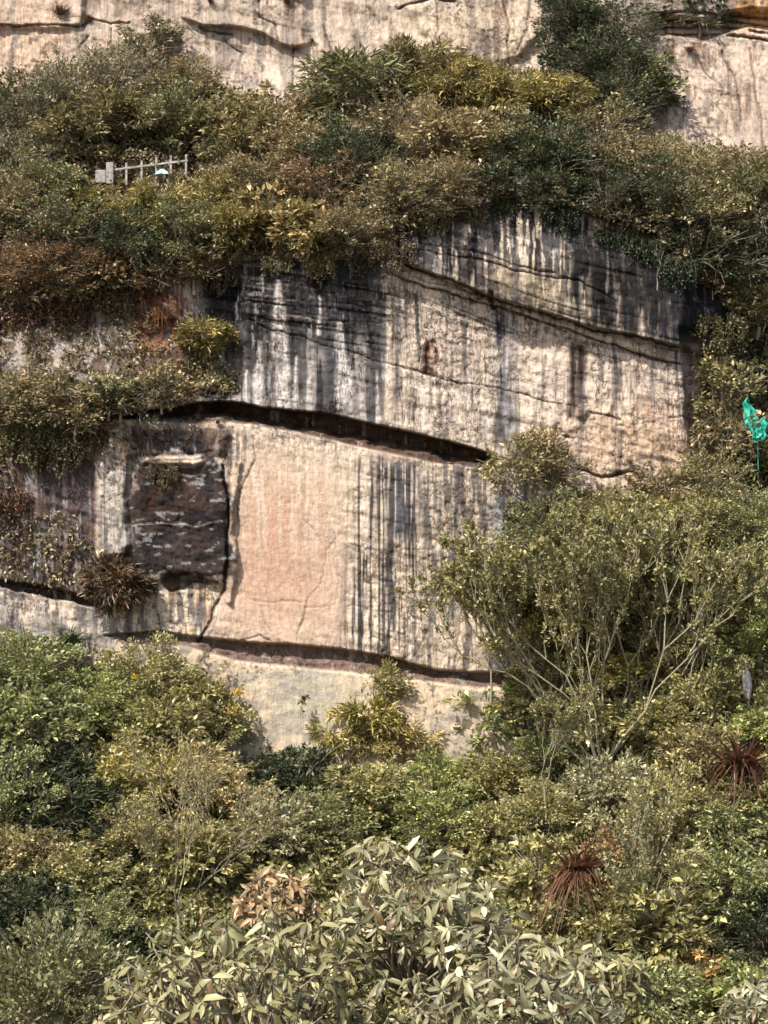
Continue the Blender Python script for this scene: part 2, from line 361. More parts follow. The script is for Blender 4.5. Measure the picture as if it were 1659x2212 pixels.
# natural relief: bedding, flutes, roughness
Ut = L_([(-600, 200), (0, 205), (200, 155), (450, 195), (650, 235), (720, 205), (850, 150), (1100, 165), (1200, 195), (1400, 295), (1700, 330), (2260, 330)])
upper_k = 1 - ss(0, 50, V - Ut(U))
slope_k = ss(-10, 60, V - Ut(U)) * (1 - ss(-40, 20, V - wall_top(U)))
bedn = fbm(U / 260, (V - 0.22 * U) / 26, 10, 4) - 0.5
flut = fbm(U / 26, V / 300, 11, 4) - 0.5
lump = fbm(U / 130, V / 110, 12, 5) - 0.5
rough = fbm(U / 12, V / 12, 13, 3) - 0.5
smooth_panel = box_blur(poly_mask(U, V, [(520, 950), (745, 990), (750, 1390), (500, 1380)]).astype(float), 12)
footk = ss(-2, 3, V - r2_bot(U)) * ss(200, 260, U) * (1 - ss(1150, 1250, U))
D += (1 - .7 * footk) * (0.26 * bedn + 0.16 * flut + 0.5 * lump + 0.10 * rough) * (1 - 0.75 * smooth_panel)
D += slope_k * 1.4 * (fbm(U / 90, V / 60, 14, 4) - 0.5)
lamL = fbm((V - .14 * (U - 500)) / 9, U / 260, 170, 3); lamB = fbm((V - bed_low(U)) / 10, U / 300, 171, 3)
zL = ss(-6, 20, V - wall_top(U)) * (1 - ss(690, 780, V)) * (1 - ss(830, 870, U)) * ss(425, 470, U)
zB = ss(-40, 0, V - wall_top(U)) * ss(840, 870, U) * (1 - ss(1500, 1560, U)) * (1 - ss(60, 110, V - bed_low(U)))
lam = zL * ss(.58, .64, lamL) + .6 * zB * ss(.60, .66, lamB)
lampale = zL * ss(.58, .66, 1 - lamL) * ss(.45, .6, fbm(U / 60, V / 60, 172))
D += .09 * lam
# -- fine craze of hairline joints (worley-like: ridges of noise)
rid = np.abs(fbm(U / 34, V / 44, 20, 4, 0.6) - 0.5)
rid2 = np.abs(fbm(U / 20, V / 15, 21, 3, 0.6) - 0.5)
hair = np.maximum(1 - ss(0.006, 0.022, rid), 0.8 * (1 - ss(0.006, 0.025, rid2)))
hair *= ss(0.42, 0.6, fbm(U / 120, V / 120, 22, 3)) * (1 - 0.8 * smooth_panel)
D += 0.045 * hair

# -- colour of the stone: beds, iron, runoff and lichen stains
beige = lin(206, 186, 168, .78); warm = lin(210, 176, 150, .80); grey = lin(172, 166, 158, .75); cream = lin(222, 206, 184, .80)
black = lin(52, 52, 54, .8); dgrey = lin(96, 94, 94, .8); brown = lin(104, 76, 58, .8); ochre = lin(222, 172, 112, .8)
pink = lin(222, 188, 158, .8); purple = lin(112, 96, 96, .8); rust = lin(120, 62, 42, .8); soilc = lin(92, 76, 58, .7)
C = np.zeros(U.shape + (3,)) + beige
def mix(col, m):
    global C
    m = np.clip(m, 0, 1)[..., None]; C = C * (1 - m) + np.asarray(col) * m
def reg(pts, soft=6, warp=True):
    a, b = (WU, WV) if warp else (U, V)
    return box_blur(box_blur(poly_mask(a, b, pts).astype(float), soft), soft)
def streak(fu, fv, seed, lo, hi, o=4): return ss(lo, hi, fbm(U / fu, V / fv, seed, o, 0.55))
# broad mottling
mix(grey, 0.55 * ss(0.45, 0.65, fbm(U / 150, V / 170, 30)))
mix(cream, 0.5 * ss(0.5, 0.66, fbm(U / 90, V / 240, 31)))
# upper cliff
mix(lin(222, 176, 138, .8), 0.6 * reg([(-80, -60), (170, -60), (150, 150), (60, 230), (-80, 260)], 14))
mix(lin(196, 178, 160, .75), 0.7 * reg([(250, -60), (860, -60), (850, 240), (420, 200)], 20))
mix(lin(206, 186, 150, .78), 0.7 * reg([(870, -60), (1170, -60), (1120, 150), (900, 140)], 14))
mix(ochre, 0.95 * reg([(1570, -80), (1760, -80), (1760, 66), (1590, 62)], 7))
mix(black, 0.85 * reg([(1390, 20), (1480, -40), (1570, -20), (1600, 66), (1540, 90), (1440, 78), (1390, 80)], 6) * (0.5 + 0.5 * streak(30, 12, 33, .35, .55)))
mix(lin(205, 180, 160, .8), 0.8 * reg([(1420, 90), (1720, 80), (1720, 330), (1640, 300), (1400, 280)], 10))
mix(lin(206, 190, 170, .8), .6 * upper_k * (1 - ss(1540, 1580, U) * (V < 70)))
mix(brown, 0.6 * upper_k * streak(18, 90, 34, 0.56, 0.68) * ss(0.45, 0.6, fbm(U / 140, V / 140, 35)))
mix(dgrey, 0.45 * upper_k * streak(22, 120, 36, 0.54, 0.66))
mix(cream, 0.5 * upper_k * streak(14, 160, 37, 0.55, 0.7))
# vegetated slopes: soil
mix(soilc, 0.95 * slope_k)
mix(soilc, 0.85 * reg([(-620, 560), (300, 600), (480, 720), (505, 860), (250, 900), (-620, 930)], 8))
mix(lin(184, 174, 164, .8), 0.9 * reg([(-40, 680), (80, 720), (110, 680), (210, 700), (225, 640), (300, 650), (290, 770), (200, 830), (60, 800), (-40, 780)], 3) * ss(.46, .53, fbm(U / 22, V / 17, 40, 4)))
mix(lin(104, 66, 50, .75), 0.85 * reg([(285, 600), (395, 620), (410, 700), (400, 790), (300, 800), (290, 700)], 6) * ss(.3, .5, fbm(U / 40, V / 26, 41)))
mix(lin(196, 150, 120, .8), 0.9 * reg([(300, 742), (395, 738), (400, 756), (310, 758)], 2))
mix(soilc, 0.9 * reg([(1500, 700), (2300, 600), (2300, 1500), (1100, 1300), (1120, 1090), (1420, 1090), (1510, 1000)], 8))
# main wall
mainw = ss(-6, 6, V - wall_top(U)) * (1 - ss(-2, 4, V - r1_top(U) * (U < 1060) - 1100 * (U >= 1060))) * ss(425, 455, U) * (1 - ss(1550, 1590, U))
left = 1 - ss(800, 880, U + 30 * (fbm(U / 50, V / 200, 44) - .5))
leng = 60 + 330 * vn(U[0] / 34, U[0] * 0, 45) ** 1.3 + 70 * (vn(U[0] / 9, U[0] * 0, 46) - .5)
drip = 1 - ss(-50, 50, V - (np.minimum(wall_top(U), 600) + 20 + leng[None, :]))
mix(lin(150, 148, 146, .78), 0.8 * mainw * left)
mix(dgrey, mainw * left * 0.85 * streak(26, 220, 47, .40, .52))
mix(black, mainw * left * 0.95 * np.maximum(drip * (0.65 + 0.35 * streak(14, 90, 48, .35, .6)), 0.9 * streak(12, 240, 49, .52, .58)))
mix(black * 1.0, mainw * 0.98 * reg([(430, 560), (760, 556), (850, 560), (854, 740), (770, 730), (690, 770), (640, 720), (540, 740), (440, 700)], 9) * (0.62 + .38 * streak(40, 10, 50, .35, .55)))
for (a, b, c, d, wd) in [(600, 610, 612, 868, 22), (562, 740, 556, 868, 15), (735, 700, 742, 880, 22), (668, 780, 668, 880, 9), (780, 850, 785, 905, 14), (690, 640, 690, 720, 8), (536, 800, 528, 862, 8), (640, 770, 640, 872, 10), (812, 800, 818, 908, 8), (480, 690, 478, 780, 8)]:
    dd = line_dist(U + 10 * (fbm(U / 20, V / 70, 52) - .5), V, [(a, b), (c, d)], 60)
    tw = wd * (0.35 + 0.65 * ss(b - 20, b + 130, V))
    mix(lin(212, 206, 198, .84), 0.95 * (1 - ss(0.45, 1.0, dd / tw)) * (0.45 + .55 * streak(7, 60, 53, .33, .55)))
# overhanging dark bed
bedm = reg([(830, 520), (850, 470), (960, 440), (1200, 440), (1340, 500), (1590, 640), (1590, 740), (1460, 752), (1250, 704), (1060, 642), (850, 560)], 3)
mix(dgrey, 0.8 * bedm)
mix(black * .8, bedm * (0.5 + 0.5 * ss(1180, 1290, U)) * (.72 + .28 * streak(22, 120, 54, .35, .55)))
mix(black, bedm * 0.95 * streak(16, 130, 55, .44, .52))
mix(cream, bedm * 0.9 * streak(7, 120, 56, .58, .63) * (1 - .8 * ss(1200, 1350, U)))
mix(lin(196, 180, 150, .8), 0.75 * reg([(1060, 560), (1225, 610), (1228, 690), (1060, 630)], 5) * (0.5 + .5 * streak(18, 80, 57, .4, .6)))
for (x0, x1, y0, y1) in [(1000, 1006, 480, 540), (1226, 1234, 560, 700), (1255, 1275, 600, 690), (1330, 1338, 610, 715), (1120, 1126, 500, 560), (1385, 1391, 660, 730), (1440, 1446, 650, 740)]:
    mix(cream, 0.8 * reg([(x0, y0), (x1, y0), (x1 + 2, y1), (x0 - 3, y1)], 1) * streak(8, 40, 58, .3, .5))
mix(black * .7, .96 * reg([(1225, 480), (1340, 500), (1600, 640), (1600, 735), (1470, 745), (1260, 690), (1232, 600)], 6) * (.75 + .25 * streak(10, 120, 190, .45, .55)) * (1 - .85 * streak(6, 140, 191, .60, .64)))
mix(lin(216, 200, 176, .82), 0.8 * strip * (1 - ss(1330, 1470, U) * .3))
mix(dgrey, 0.6 * strip * streak(30, 90, 59, .5, .62))
# right part of the main wall
DARKBAND = reg([(1228, 738), (1268, 744), (1264, 800), (1256, 860), (1240, 916), (1226, 905), (1228, 830)], 1) * (.8 + .2 * streak(8, 90, 64, .35, .55))
right = mainw * (1 - left) * (1 - bedm)
mix(lin(222, 206, 188, .84), 0.65 * right)
mix(ochre * .9, 0.38 * reg([(1240, 880), (1480, 880), (1495, 1040), (1260, 1040)], 16))
mix(lin(140, 140, 144, .78), 0.95 * reg([(1056, 660), (1108, 672), (1114, 960), (1058, 980)], 4) * (.4 + .6 * streak(12, 200, 62, .35, .6)))
mix(black, 0.8 * reg([(1056, 670), (1100, 680), (1112, 950), (1058, 970)], 4) * streak(9, 160, 63, .45, .62))
mix(lin(70, 58, 54, .8), 1.0 * DARKBAND)
mix(dgrey, 0.75 * reg([(1330, 780), (1340, 782), (1338, 860), (1330, 860)], 2))
mix(brown, 0.75 * reg([(1374, 790), (1388, 794), (1384, 850), (1374, 846)], 2))
mix(dgrey, 0.85 * reg([(848, 620), (884, 640), (874, 860), (846, 860)], 3) * streak(9, 120, 65, .40, .5))
for (xa, ya, xb, yb, wd_) in [(842, 640, 838, 900, 9), (1046, 660, 1050, 960, 8), (1140, 690, 1120, 900, 7), (900, 640, 905, 780, 6), (1330, 770, 1334, 870, 6), (1380, 780, 1382, 850, 7), (1460, 760, 1466, 900, 5)]:
    dd = line_dist(U + 8 * (fbm(U / 16, V / 60, 152) - .5), V, [(xa, ya), (xb, yb)], 40); mix(cream if wd_ > 6.5 else dgrey, .85 * (1 - ss(.4, 1, dd / wd_)))
mix(cream, 0.7 * reg([(1034, 660), (1054, 668), (1056, 970), (1036, 965)], 3))
mix(lin(96, 50, 38, .8), 1.0 * rh * (.6 + .4 * ss(.3, .45, fbm(U / 12, V / 12, 66)))); mix(lin(140, 122, 108, .8), .55 * (1 - ss(8, 20, kn + 14 * (fbm(U / 12, V / 12, 195) - .5))))
mix(rust, 0.4 * reg([(1380, 850), (1440, 850), (1450, 920), (1390, 930)], 6))
mix(lin(120, 106, 98, .8), 0.7 * reg([(1470, 740), (1560, 700), (1575, 760), (1510, 800), (1500, 1010), (1490, 1010)], 4))
mix(dgrey, right * 0.6 * streak(9, 170, 67, .60, .65))
mix(cream, (1 - DARKBAND) * right * 0.5 * streak(8, 120, 68, .58, .64))
# warm lower panel
low = ss(-2, 4, V - r1_bot(U)) * (1 - ss(-2, 4, V - r2_top(U))) * ss(485, 500, WU) * (1 - ss(1110, 1150, U))
mix(lin(216, 200, 176, .82), 0.6 * low)
mix(warm, 0.85 * reg([(520, 1040), (600, 1000), (680, 1010), (730, 1080), (750, 1200), (745, 1395), (500, 1390), (505, 1180)], 20) * (.7 + .3 * ss(.4, .6, fbm(U / 60, V / 90, 173))))
mix(lin(192, 148, 124, .78), 0.55 * reg([(530, 1130), (640, 1120), (700, 1180), (650, 1300), (530, 1300)], 22))
mix(cream, low * 0.8 * streak(9, 200, 70, .58, .68) * (1 - ss(1060, 1320, V) * (U < 745)))
mix(cream, 0.6 * reg([(750, 990), (790, 1000), (790, 1200), (750, 1330)], 9))
mix(lin(98, 98, 102, .78), 1.0 * reg([(800, 985), (912, 1005), (912, 1120), (880, 1180), (820, 1160), (800, 1080)], 4) * (.45 + .55 * streak(7, 300, 71, .42, .52)))
mix(dgrey * .55, 0.95 * reg([(748, 1180), (900, 1190), (880, 1440), (745, 1400)], 5) * streak(7, 190, 72, .46, .53))
mix(cream, 0.8 * reg([(748, 1150), (930, 1150), (905, 1440), (745, 1400)], 5) * streak(8, 170, 73, .55, .60))
LS = reg([(760, 985), (918, 1005), (915, 1200), (905, 1440), (748, 1400), (752, 1180)], 5)
mix(dgrey * .6, .9 * LS * streak(5.5, 420, 192, .52, .57)); mix(cream, .85 * LS * streak(5, 380, 193, .58, .62))
mix(black, 0.5 * reg([(820, 1160), (910, 1160), (900, 1210), (830, 1215)], 4) * ss(.48, .6, fbm(U / 14, V / 11, 74)))
mix(dgrey, 0.75 * low * ss(900, 930, U) * streak(9, 120, 75, .55, .61))
mix(lin(168, 172, 176, .8), 0.9 * reg([(1060, 1080), (1130, 1060), (1110, 1200), (1090, 1460), (1060, 1440), (1075, 1250)], 3))
mix(dgrey, 0.75 * reg([(492, 925), (548, 930), (520, 1010), (492, 1030)], 3) * streak(8, 90, 76, .42, .56))
mix(lin(206, 184, 160, .82), 0.6 * (1 - ss(4, 12, rib)))
# grooves: earth on their floors
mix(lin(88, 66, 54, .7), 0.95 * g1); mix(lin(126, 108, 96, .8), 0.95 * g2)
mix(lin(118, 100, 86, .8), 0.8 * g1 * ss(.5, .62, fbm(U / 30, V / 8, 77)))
# foot of the wall
foot = ss(-2, 3, V - r2_bot(U)) * ss(200, 260, U) * (1 - ss(1150, 1250, U))
mix(lin(214, 198, 170, .82), 0.9 * foot); mix(lin(182, 180, 158, .8), 0.8 * foot * reg([(590, 1440), (740, 1460), (735, 1580), (620, 1560)], 12))
mix(dgrey, foot * .6 * ss(.46, .56, fbm(U / 26, V / 22, 79)) * (1 - ss(420, 520, U)))
mix(grey, 0.6 * foot * ss(.52, .62, fbm(U / 40, V / 22, 78)))
# left walls
lw = ss(985, 1005, V) * (1 - ss(-4, 2, WV - lg(np.minimum(U, 235)))) * (1 - ss(200, 215, WU))
mix(purple * .75, 0.95 * lw); mix(dgrey, 0.7 * lw * streak(14, 160, 80, .45, .6)); mix(grey, 0.6 * lw * streak(10, 180, 81, .58, .68))
mix(brown, 0.5 * lw * ss(.5, .6, fbm(U / 30, V / 30, 82)))
mix(soilc, 0.85 * reg([(-620, 930), (250, 905), (200, 1010), (-620, 1020)], 5))
mix(lin(200, 192, 178, .82), 1.0 * pil * (.75 + .25 * streak(12, 200, 83, .36, .55)))
mix(dgrey, 0.7 * pil * streak(8, 160, 84, .55, .64)); mix(ochre, 0.35 * reg([(246, 930), (290, 940), (288, 1005), (250, 1000)], 3))
mix(lin(108, 92, 82, .8), 0.85 * topblock); mix(brown, 0.6 * topblock * ss(.45, .6, fbm(U / 25, V / 20, 85)))
mix(lin(206, 190, 160, .8), 0.8 * reg([(248, 906), (480, 912), (470, 926), (262, 924)], 2))
mix(lin(74, 64, 60, .8), .85 * reg([(282, 930), (440, 940), (490, 950), (496, 1010), (300, 1020)], 5) * ss(.36, .5, fbm(U / 30, V / 26, 182)))
mix(lin(62, 59, 60, .8), .85 * reg([(262, 925), (470, 935), (500, 1000), (500, 1200), (480, 1275), (330, 1275), (276, 1240), (282, 1010)], 7) * ss(.36, .52, fbm(U / 24, V / 34, 185)))
mix(lin(50, 48, 50, .8), 0.97 * dark_m); mix(lin(84, 72, 66, .8), .6 * dark_m * ss(.45, .6, fbm(U / 40, V / 34, 183))); mix(brown * .8, .7 * dark_m * reg([(270, 1000), (420, 1000), (420, 1090), (275, 1110)], 8) * ss(.4, .55, fbm(U / 22, V / 20, 86)))
mix(lin(172, 170, 166, .8), dark_m * .6 * ss(.63, .68, fbm(U / 22, V / 9, 87, 5)))
dedge = np.clip(4 * dark_m * (1 - dark_m), 0, 1) * ss(.42, .56, fbm(U / 18, V / 18, 184)); mix(lin(196, 188, 178, .8), .8 * dedge)
mix(lin(216, 200, 176, .85), 0.95 * shelf)
mix(lin(186, 176, 164, .8), pale_stain)
mix(lin(216, 202, 180, .85), 0.95 * low_m); mix(dgrey, low_m * .8 * streak(11, 120, 88, .5, .6)); mix(ochre, .3 * low_m * streak(20, 100, 89, .5, .6))
lw2 = ss(0, 6, WV - lg(np.minimum(U, 235)) - 12) * (1 - ss(240, 262, U)) * (1 - ss(1380, 1440, V))
mix(grey, .9 * lw2); mix(cream, .8 * lw2 * streak(14, 60, 90, .52, .6)); mix(dgrey, .7 * lw2 * streak(12, 60, 91, .55, .62))
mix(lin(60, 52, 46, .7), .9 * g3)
# joints and pitting everywhere, with the bed lips' painted shade
mix(lin(40, 38, 38, .7), .75 * lam); mix(lin(170, 166, 160, .75), .45 * lampale)
mix(lin(58, 46, 40, .7), crack_stain_and_shade)
mix(lin(66, 56, 50, .7), 0.62 * hair)
pit = ss(.63, .70, fbm(U / 9, V / 9, 92, 2)) * ss(.45, .6, fbm(U / 90, V / 90, 93))
mix(lin(82, 70, 62, .7), 0.6 * pit * (1 - .8 * smooth_panel))
C = np.clip(C, 0, 1) ** 1.05 * np.array([1.03, 1.0, 1.01])
C *= (0.86 + 0.28 * fbm(U / 7, V / 12, 94, 2))[..., None]

# -- build, split into beds and walls as parts of the cliff
XYZ = P(U, V, D)
nv, nu = U.shape
idx = np.arange(nv * nu).reshape(nv, nu)
quads = np.stack([idx[:-1, :-1], idx[1:, :-1], idx[1:, 1:], idx[:-1, 1:]], -1).reshape(-1, 4)
uc_, vc_ = (U[:-1, :-1] + 1.3).ravel(), (V[:-1, :-1] + 1.3).ravel()
part = np.full(len(quads), 0)
part[vc_ < np.interp(uc_, [-600, 0, 200, 450, 700, 850, 1100, 1200, 1400, 1700, 2260], [220, 220, 160, 190, 220, 160, 150, 190, 290, 340, 340])] = 1
belowtop = vc_ > wall_top(uc_)
main_ = belowtop & (uc_ > 500) & (vc_ < np.where(uc_ < 1060, r1_top(uc_), 1100)); part[main_] = 2
part[main_ & (uc_ > 845) & (uc_ < 1490) & (vc_ < bed_low(uc_))] = 3
part[(uc_ > 230) & (uc_ < 1060) & (vc_ >= r1_top(uc_)) & (vc_ <= r1_bot(uc_))] = 4
lowp = (uc_ >= 494) & (uc_ < 1100) & (vc_ > np.where(uc_ < 1060, r1_bot(uc_), 1100)) & (vc_ < r2_top(uc_)); part[lowp] = 5
part[(uc_ > 225) & (uc_ < 1150) & (vc_ >= r2_top(uc_)) & (vc_ <= r2_bot(uc_))] = 6
part[(uc_ > 225) & (vc_ > r2_bot(uc_)) & (vc_ > 1385) & (uc_ < 1250)] = 7
lft = (uc_ < 494) & (vc_ > np.where(uc_ > 240, r1_bot(uc_), 985)) & (part == 0); part[lft] = 8
part[poly_mask(uc_, vc_, dark_poly)] = 9
cliff = link('cliff', None, label='tall weathered limestone cliff streaked with black and white stains', kind='structure')
PN = {0: ('overgrown_slope', None), 1: ('upper_face', 'pale upper rock face'), 2: ('main_wall', 'grey and cream streaked wall'),
      3: ('overhanging_bed', 'dark stained overhanging rock bed'), 4: ('upper_groove', 'dark shaded groove'), 5: ('lower_wall', 'smooth warm orange lower rock panel'),
      6: ('lower_groove', 'brown earthy groove'), 7: ('wall_foot', 'pale bare foot of the wall'), 8: ('side_wall', 'purple grey side wall with pale pillar'),
      9: ('dark_block', 'nearly black jutting rock block')}
calm = np.clip(1 - .75 * reg([(1225, 480), (1340, 500), (1600, 640), (1600, 735), (1470, 745), (1260, 690), (1232, 600)], 6) - .5 * reg([(800, 985), (912, 1005), (912, 1120), (880, 1180), (820, 1160), (800, 1080)], 4) - .9 * smooth_panel - .8 * dark_m - .7 * slope_k - .7 * foot - .45 * upper_k - .15 * ss(900, 1000, V), .08, 1)
colflat = np.concatenate([C.reshape(-1, 3), calm.reshape(-1, 1)], 1)
xyzf = XYZ.reshape(-1, 3)
for k, (nm, lb) in PN.items():
    q = quads[part == k]; used = np.unique(q); rem = np.full(nv * nu, -1, np.int32); rem[used] = np.arange(len(used))
    me = mesh_from(nm, xyzf[used], rem[q], ROCK, True, {'rock_color': ('FLOAT_COLOR', colflat[used])})
    o = link(nm, me, cliff)
    if lb: o['label'] = lb

def wall_depth(u, v):
    u = np.asarray(u, float); v = np.asarray(v, float)
    i = np.clip(np.searchsorted(us, u), 0, nu - 1); j = np.clip(np.searchsorted(vs, v), 0, nv - 1)
    return D[j, i]

# -- the lower slope and the near bank, one ground sheet reaching past the camera
v0f = L_([(-900, 1280), (0, 1345), (200, 1430), (420, 1540), (540, 1640), (700, 1655), (960, 1655), (1080, 1640), (1250, 1520), (1450, 1330), (1700, 1250), (2500, 1250)])
def slope_depth(u, v):
    v0 = v0f(u); t = (v - v0) / (2212 - v0)
    return np.where(t < 0, 0.2, 0.2 - 15.5 * t)
gu = np.linspace(-900, 2560, 150); gt = np.linspace(-0.02, 1.25, 110)
GU, GT = np.meshgrid(gu, gt); v0 = v0f(GU); GV = v0 + GT * (2212 - v0)
GY = 0.2 - 15.5 * GT + 1.0 * (fbm(GU / 120, GV / 90, 120) - .5)
G = P(GU, GV, GY)
rows = [G[i] for i in range(len(gt))]
last = G[-1]
for Y, z in [(-24, -21.5), (-34, -21), (-46, -16), (-56, -11.2), (-64, -9.2), (-74, -6.5), (-84, -3.4), (-90, -1.8), (-110, -1.5), (-150, -2)]:
    r_ = last.copy(); r_[:, 1] = Y; r_[:, 2] = z + 0.5 * (fbm(r_[:, 0] / 3, r_[:, 0] * 0 + Y, 121) - .5); r_[:, 0] = np.linspace(-60, 60, len(gu)); rows.append(r_)
GG = np.array(rows); a_, b_ = GG.shape[:2]; ix = np.arange(a_ * b_).reshape(a_, b_)
qd = np.stack([ix[:-1, :-1], ix[1:, :-1], ix[1:, 1:], ix[:-1, 1:]], -1).reshape(-1, 4)
link('ground', mesh_from('ground', GG.reshape(-1, 3), qd, SOIL, True), label='dark soil slope under the shrubs below the cliff', kind='structure')

# ------------------------------------------------------------------ leaves and wood
def unit(a): return a / np.maximum(np.linalg.norm(a, axis=-1, keepdims=True), 1e-9)
def leaf_arrays(c, d, n, L, W, lv, bend=0.0, big=False, fold=0.25):
    """c base points, d long axis, n leaf normal, L length, W half width"""
    d = unit(d); s = unit(np.cross(d, n)); n = np.cross(s, d)
    L = np.broadcast_to(L, len(c))[:, None]; W = np.broadcast_to(W, len(c))[:, None]; K = len(c)
    if not big:
        p = np.stack([c, c + d * L * .45 + s * W + n * W * fold, c + d * L - n * L * bend, c + d * L * .45 - s * W + n * W * fold], 1)
        f = np.array([[0, 1, 2], [0, 2, 3]])
    else:
        m1 = c + d * L * .33 + n * L * .04; m2 = c + d * L * .7 - n * L * bend * .35; tp = c + d * L - n * L * bend
        p = np.stack([c, m1 + s * W * .85 + n * W * fold, m1, m1 - s * W * .85 + n * W * fold, m2 + s * W * .9 + n * W * fold * .8, m2, m2 - s * W * .9 + n * W * fold * .8, tp], 1)
        f = np.array([[0, 1, 2], [0, 2, 3], [1, 4, 2], [4, 5, 2], [2, 5, 3], [5, 6, 3], [4, 7, 5], [5, 7, 6]])
    k = p.shape[1]
    F = (f[None] + (np.arange(K) * k)[:, None, None]).reshape(-1, 3)
    return p.reshape(-1, 3), F, np.repeat(lv, k)
class Leaves:
    def __init__(s): s.v = []; s.f = []; s.l = []; s.n = 0
    def add(s, *a, **k):
        v, f, l = leaf_arrays(*a, **k); s.v.append(v); s.f.append(f + s.n); s.l.append(l); s.n += len(v)
    def mesh(s, name, mat=None):
        return mesh_from(name, np.concatenate(s.v), np.concatenate(s.f), mat or LEAF, False, {'lv': ('FLOAT', np.concatenate(s.l))})
class Wood:
    def __init__(s, sides=5): s.v = []; s.f = []; s.n = 0; s.k = sides
    def tube(s, pts, r0, r1):
        pts = np.array(pts, float); m = len(pts); k = s.k
        t = np.gradient(pts, axis=0); t = unit(t)
        a = np.where(np.abs(t[:, 2:3]) > .9, [[1.0, 0, 0]], [[0, 0, 1.0]]); x = unit(np.cross(t, a)); y = np.cross(t, x)
        rr = np.linspace(r0, r1, m)[:, None, None]; th = np.arange(k) * 2 * np.pi / k
        ring = pts[:, None] + rr * (np.cos(th)[None, :, None] * x[:, None] + np.sin(th)[None, :, None] * y[:, None])
        i = np.arange(m - 1)[:, None] * k; j = np.arange(k)[None]; jn = (j + 1) % k
        q = np.stack([i + j, i + jn, i + k + jn, i + k + j], -1).reshape(-1, 4)
        s.v.append(ring.reshape(-1, 3)); s.f.append(q + s.n); s.n += m * k
    def mesh(s, name, mat): return mesh_from(name, np.concatenate(s.v), np.concatenate(s.f), mat, True)
def rdir(r, n): return unit(r.normal(size=(n, 3)))
def curve_pts(a, b, r, n=5, wob=0.08, sag=0.0):
    t = np.linspace(0, 1, n)[:, None]; L = np.linalg.norm(np.subtract(b, a))
    p = np.array(a) * (1 - t) + np.array(b) * t + np.sin(np.pi * t) * r.normal(size=3) * wob * L
    p[:, 2] -= (sag * L * 4 * t * (1 - t))[:, 0]
    return p

def crown(seed, style, rad=1.0, n=3000, nc=46, flat=0.85):
    """lumpy crown around the origin; returns leaves mesh, wood mesh"""
    r = np.random.default_rng(seed); lf = Leaves(); wd = Wood(4)
    bump = rdir(r, 7); amp = r.uniform(-.4, .4, 7)
    dr = rdir(r, nc); dr[:, 2] = np.abs(dr[:, 2]) * r.choice([1, 1, -.7], nc); dr = unit(dr)
    rr = (0.35 + 0.85 * r.random(nc) ** .8) * (1 + (np.clip(dr @ bump.T, 0, 1) ** 2 * amp).sum(1)) * rad
    cen = dr * rr[:, None] * [1, 1, flat]
    root = np.array([0, 0, -0.75 * rad]); fork = root + [0, 0, .3 * rad]
    wd.tube(curve_pts(root - [0, 0, .4], fork, r, 4), .05 * rad + .015, .04 * rad + .01)
    for i, c in enumerate(cen):
        if i % 2 == 0: wd.tube(curve_pts(fork, c * 1.04, r, 5, .08), .018 * rad + .008, .006)
        for q in range(4): wd.tube(curve_pts(c * .6 + fork * .4, c * 1.08 + r.normal(size=3) * .26 * rad ** .5, r, 3, .1), .012, .006)
    for q in range(int(14 * rad)):
        d0 = unit(rdir(r, 1)[0] * [1, 1, .6] + [0, -.1, .35]); a0 = d0 * rad * .6; b0 = d0 * rad * r.uniform(1.05, 1.5) * [1, 1, .9]
        pt = curve_pts(a0, b0, r, 6, .12, -.05 if r.random() < .6 else .15); wd.tube(pt, .014, .006)
        k = int(26 * rad ** .5); tt = r.random(k); pq = np.stack([np.interp(tt, np.linspace(0, 1, 6), pt[:, j]) for j in range(3)], 1) + r.normal(0, .05, (k, 3))
        ll = r.uniform(.13, .26, k); lf.add(pq, rdir(r, k) + d0 * .6, rdir(r, k) + [0, -.2, .7], ll, ll * (.1 if style == 'narrow' else .24), np.clip(r.normal(.5, .25, k), 0, 1), bend=.15)
    per = n // nc; cs = r.uniform(.16, .42, nc) * rad ** .6
    c = np.repeat(cen, per, 0); m = len(c)
    off = rdir(r, m) * (r.random(m) ** .45)[:, None] * np.repeat(cs, per)[:, None] * [1, 1, .8]
    pos = c + off
    clv = np.repeat(r.normal(0, .10, nc), per); lv = np.clip(r.normal(.40, .26, m) + clv + .4 * (r.random(m) < .14), 0, 1)
    out = unit(pos - np.array([0, 0, -.3 * rad])) + .5 * unit(off)
    if style == 'fine': L = r.uniform(.12, .22, m); W = L * .26; d = unit(out + .9 * rdir(r, m)); nn = rdir(r, m) + [0, -.2, .7]; bend = .1
    elif style == 'broad': L = r.uniform(.2, .34, m); W = L * .25; d = unit(out + .8 * rdir(r, m) - [0, 0, .15]); nn = rdir(r, m) * .7 + [0, -.2, .8]; bend = .18
    elif style == 'sparse': L = r.uniform(.12, .24, m); W = L * .25; d = unit(out + .9 * rdir(r, m) - [0, 0, .1]); nn = rdir(r, m) + [0, -.2, .6]; bend = .15
    elif style == 'narrow': L = r.uniform(.28, .48, m); W = L * .085; d = unit(out + .7 * rdir(r, m) - [0, 0, .35]); nn = rdir(r, m) + [0, 0, .6]; bend = .3
    lf.add(pos, d, nn, L, W, lv, bend=bend)
    return lf.mesh('crown'), wd.mesh('branches', BARK)
def unit_leaf(i, bend):
    v, fc, _ = leaf_arrays(np.zeros((1, 3)), np.array([[1.0, 0, 0]]), np.array([[0, 0, 1.0]]), 1.0, .125 + .025 * i, np.array([.45]), bend=bend, big=True, fold=.35)
    return mesh_from('leaf', v, fc, LEAF, True, {'lv': ('FLOAT', np.full(len(v), .45))})
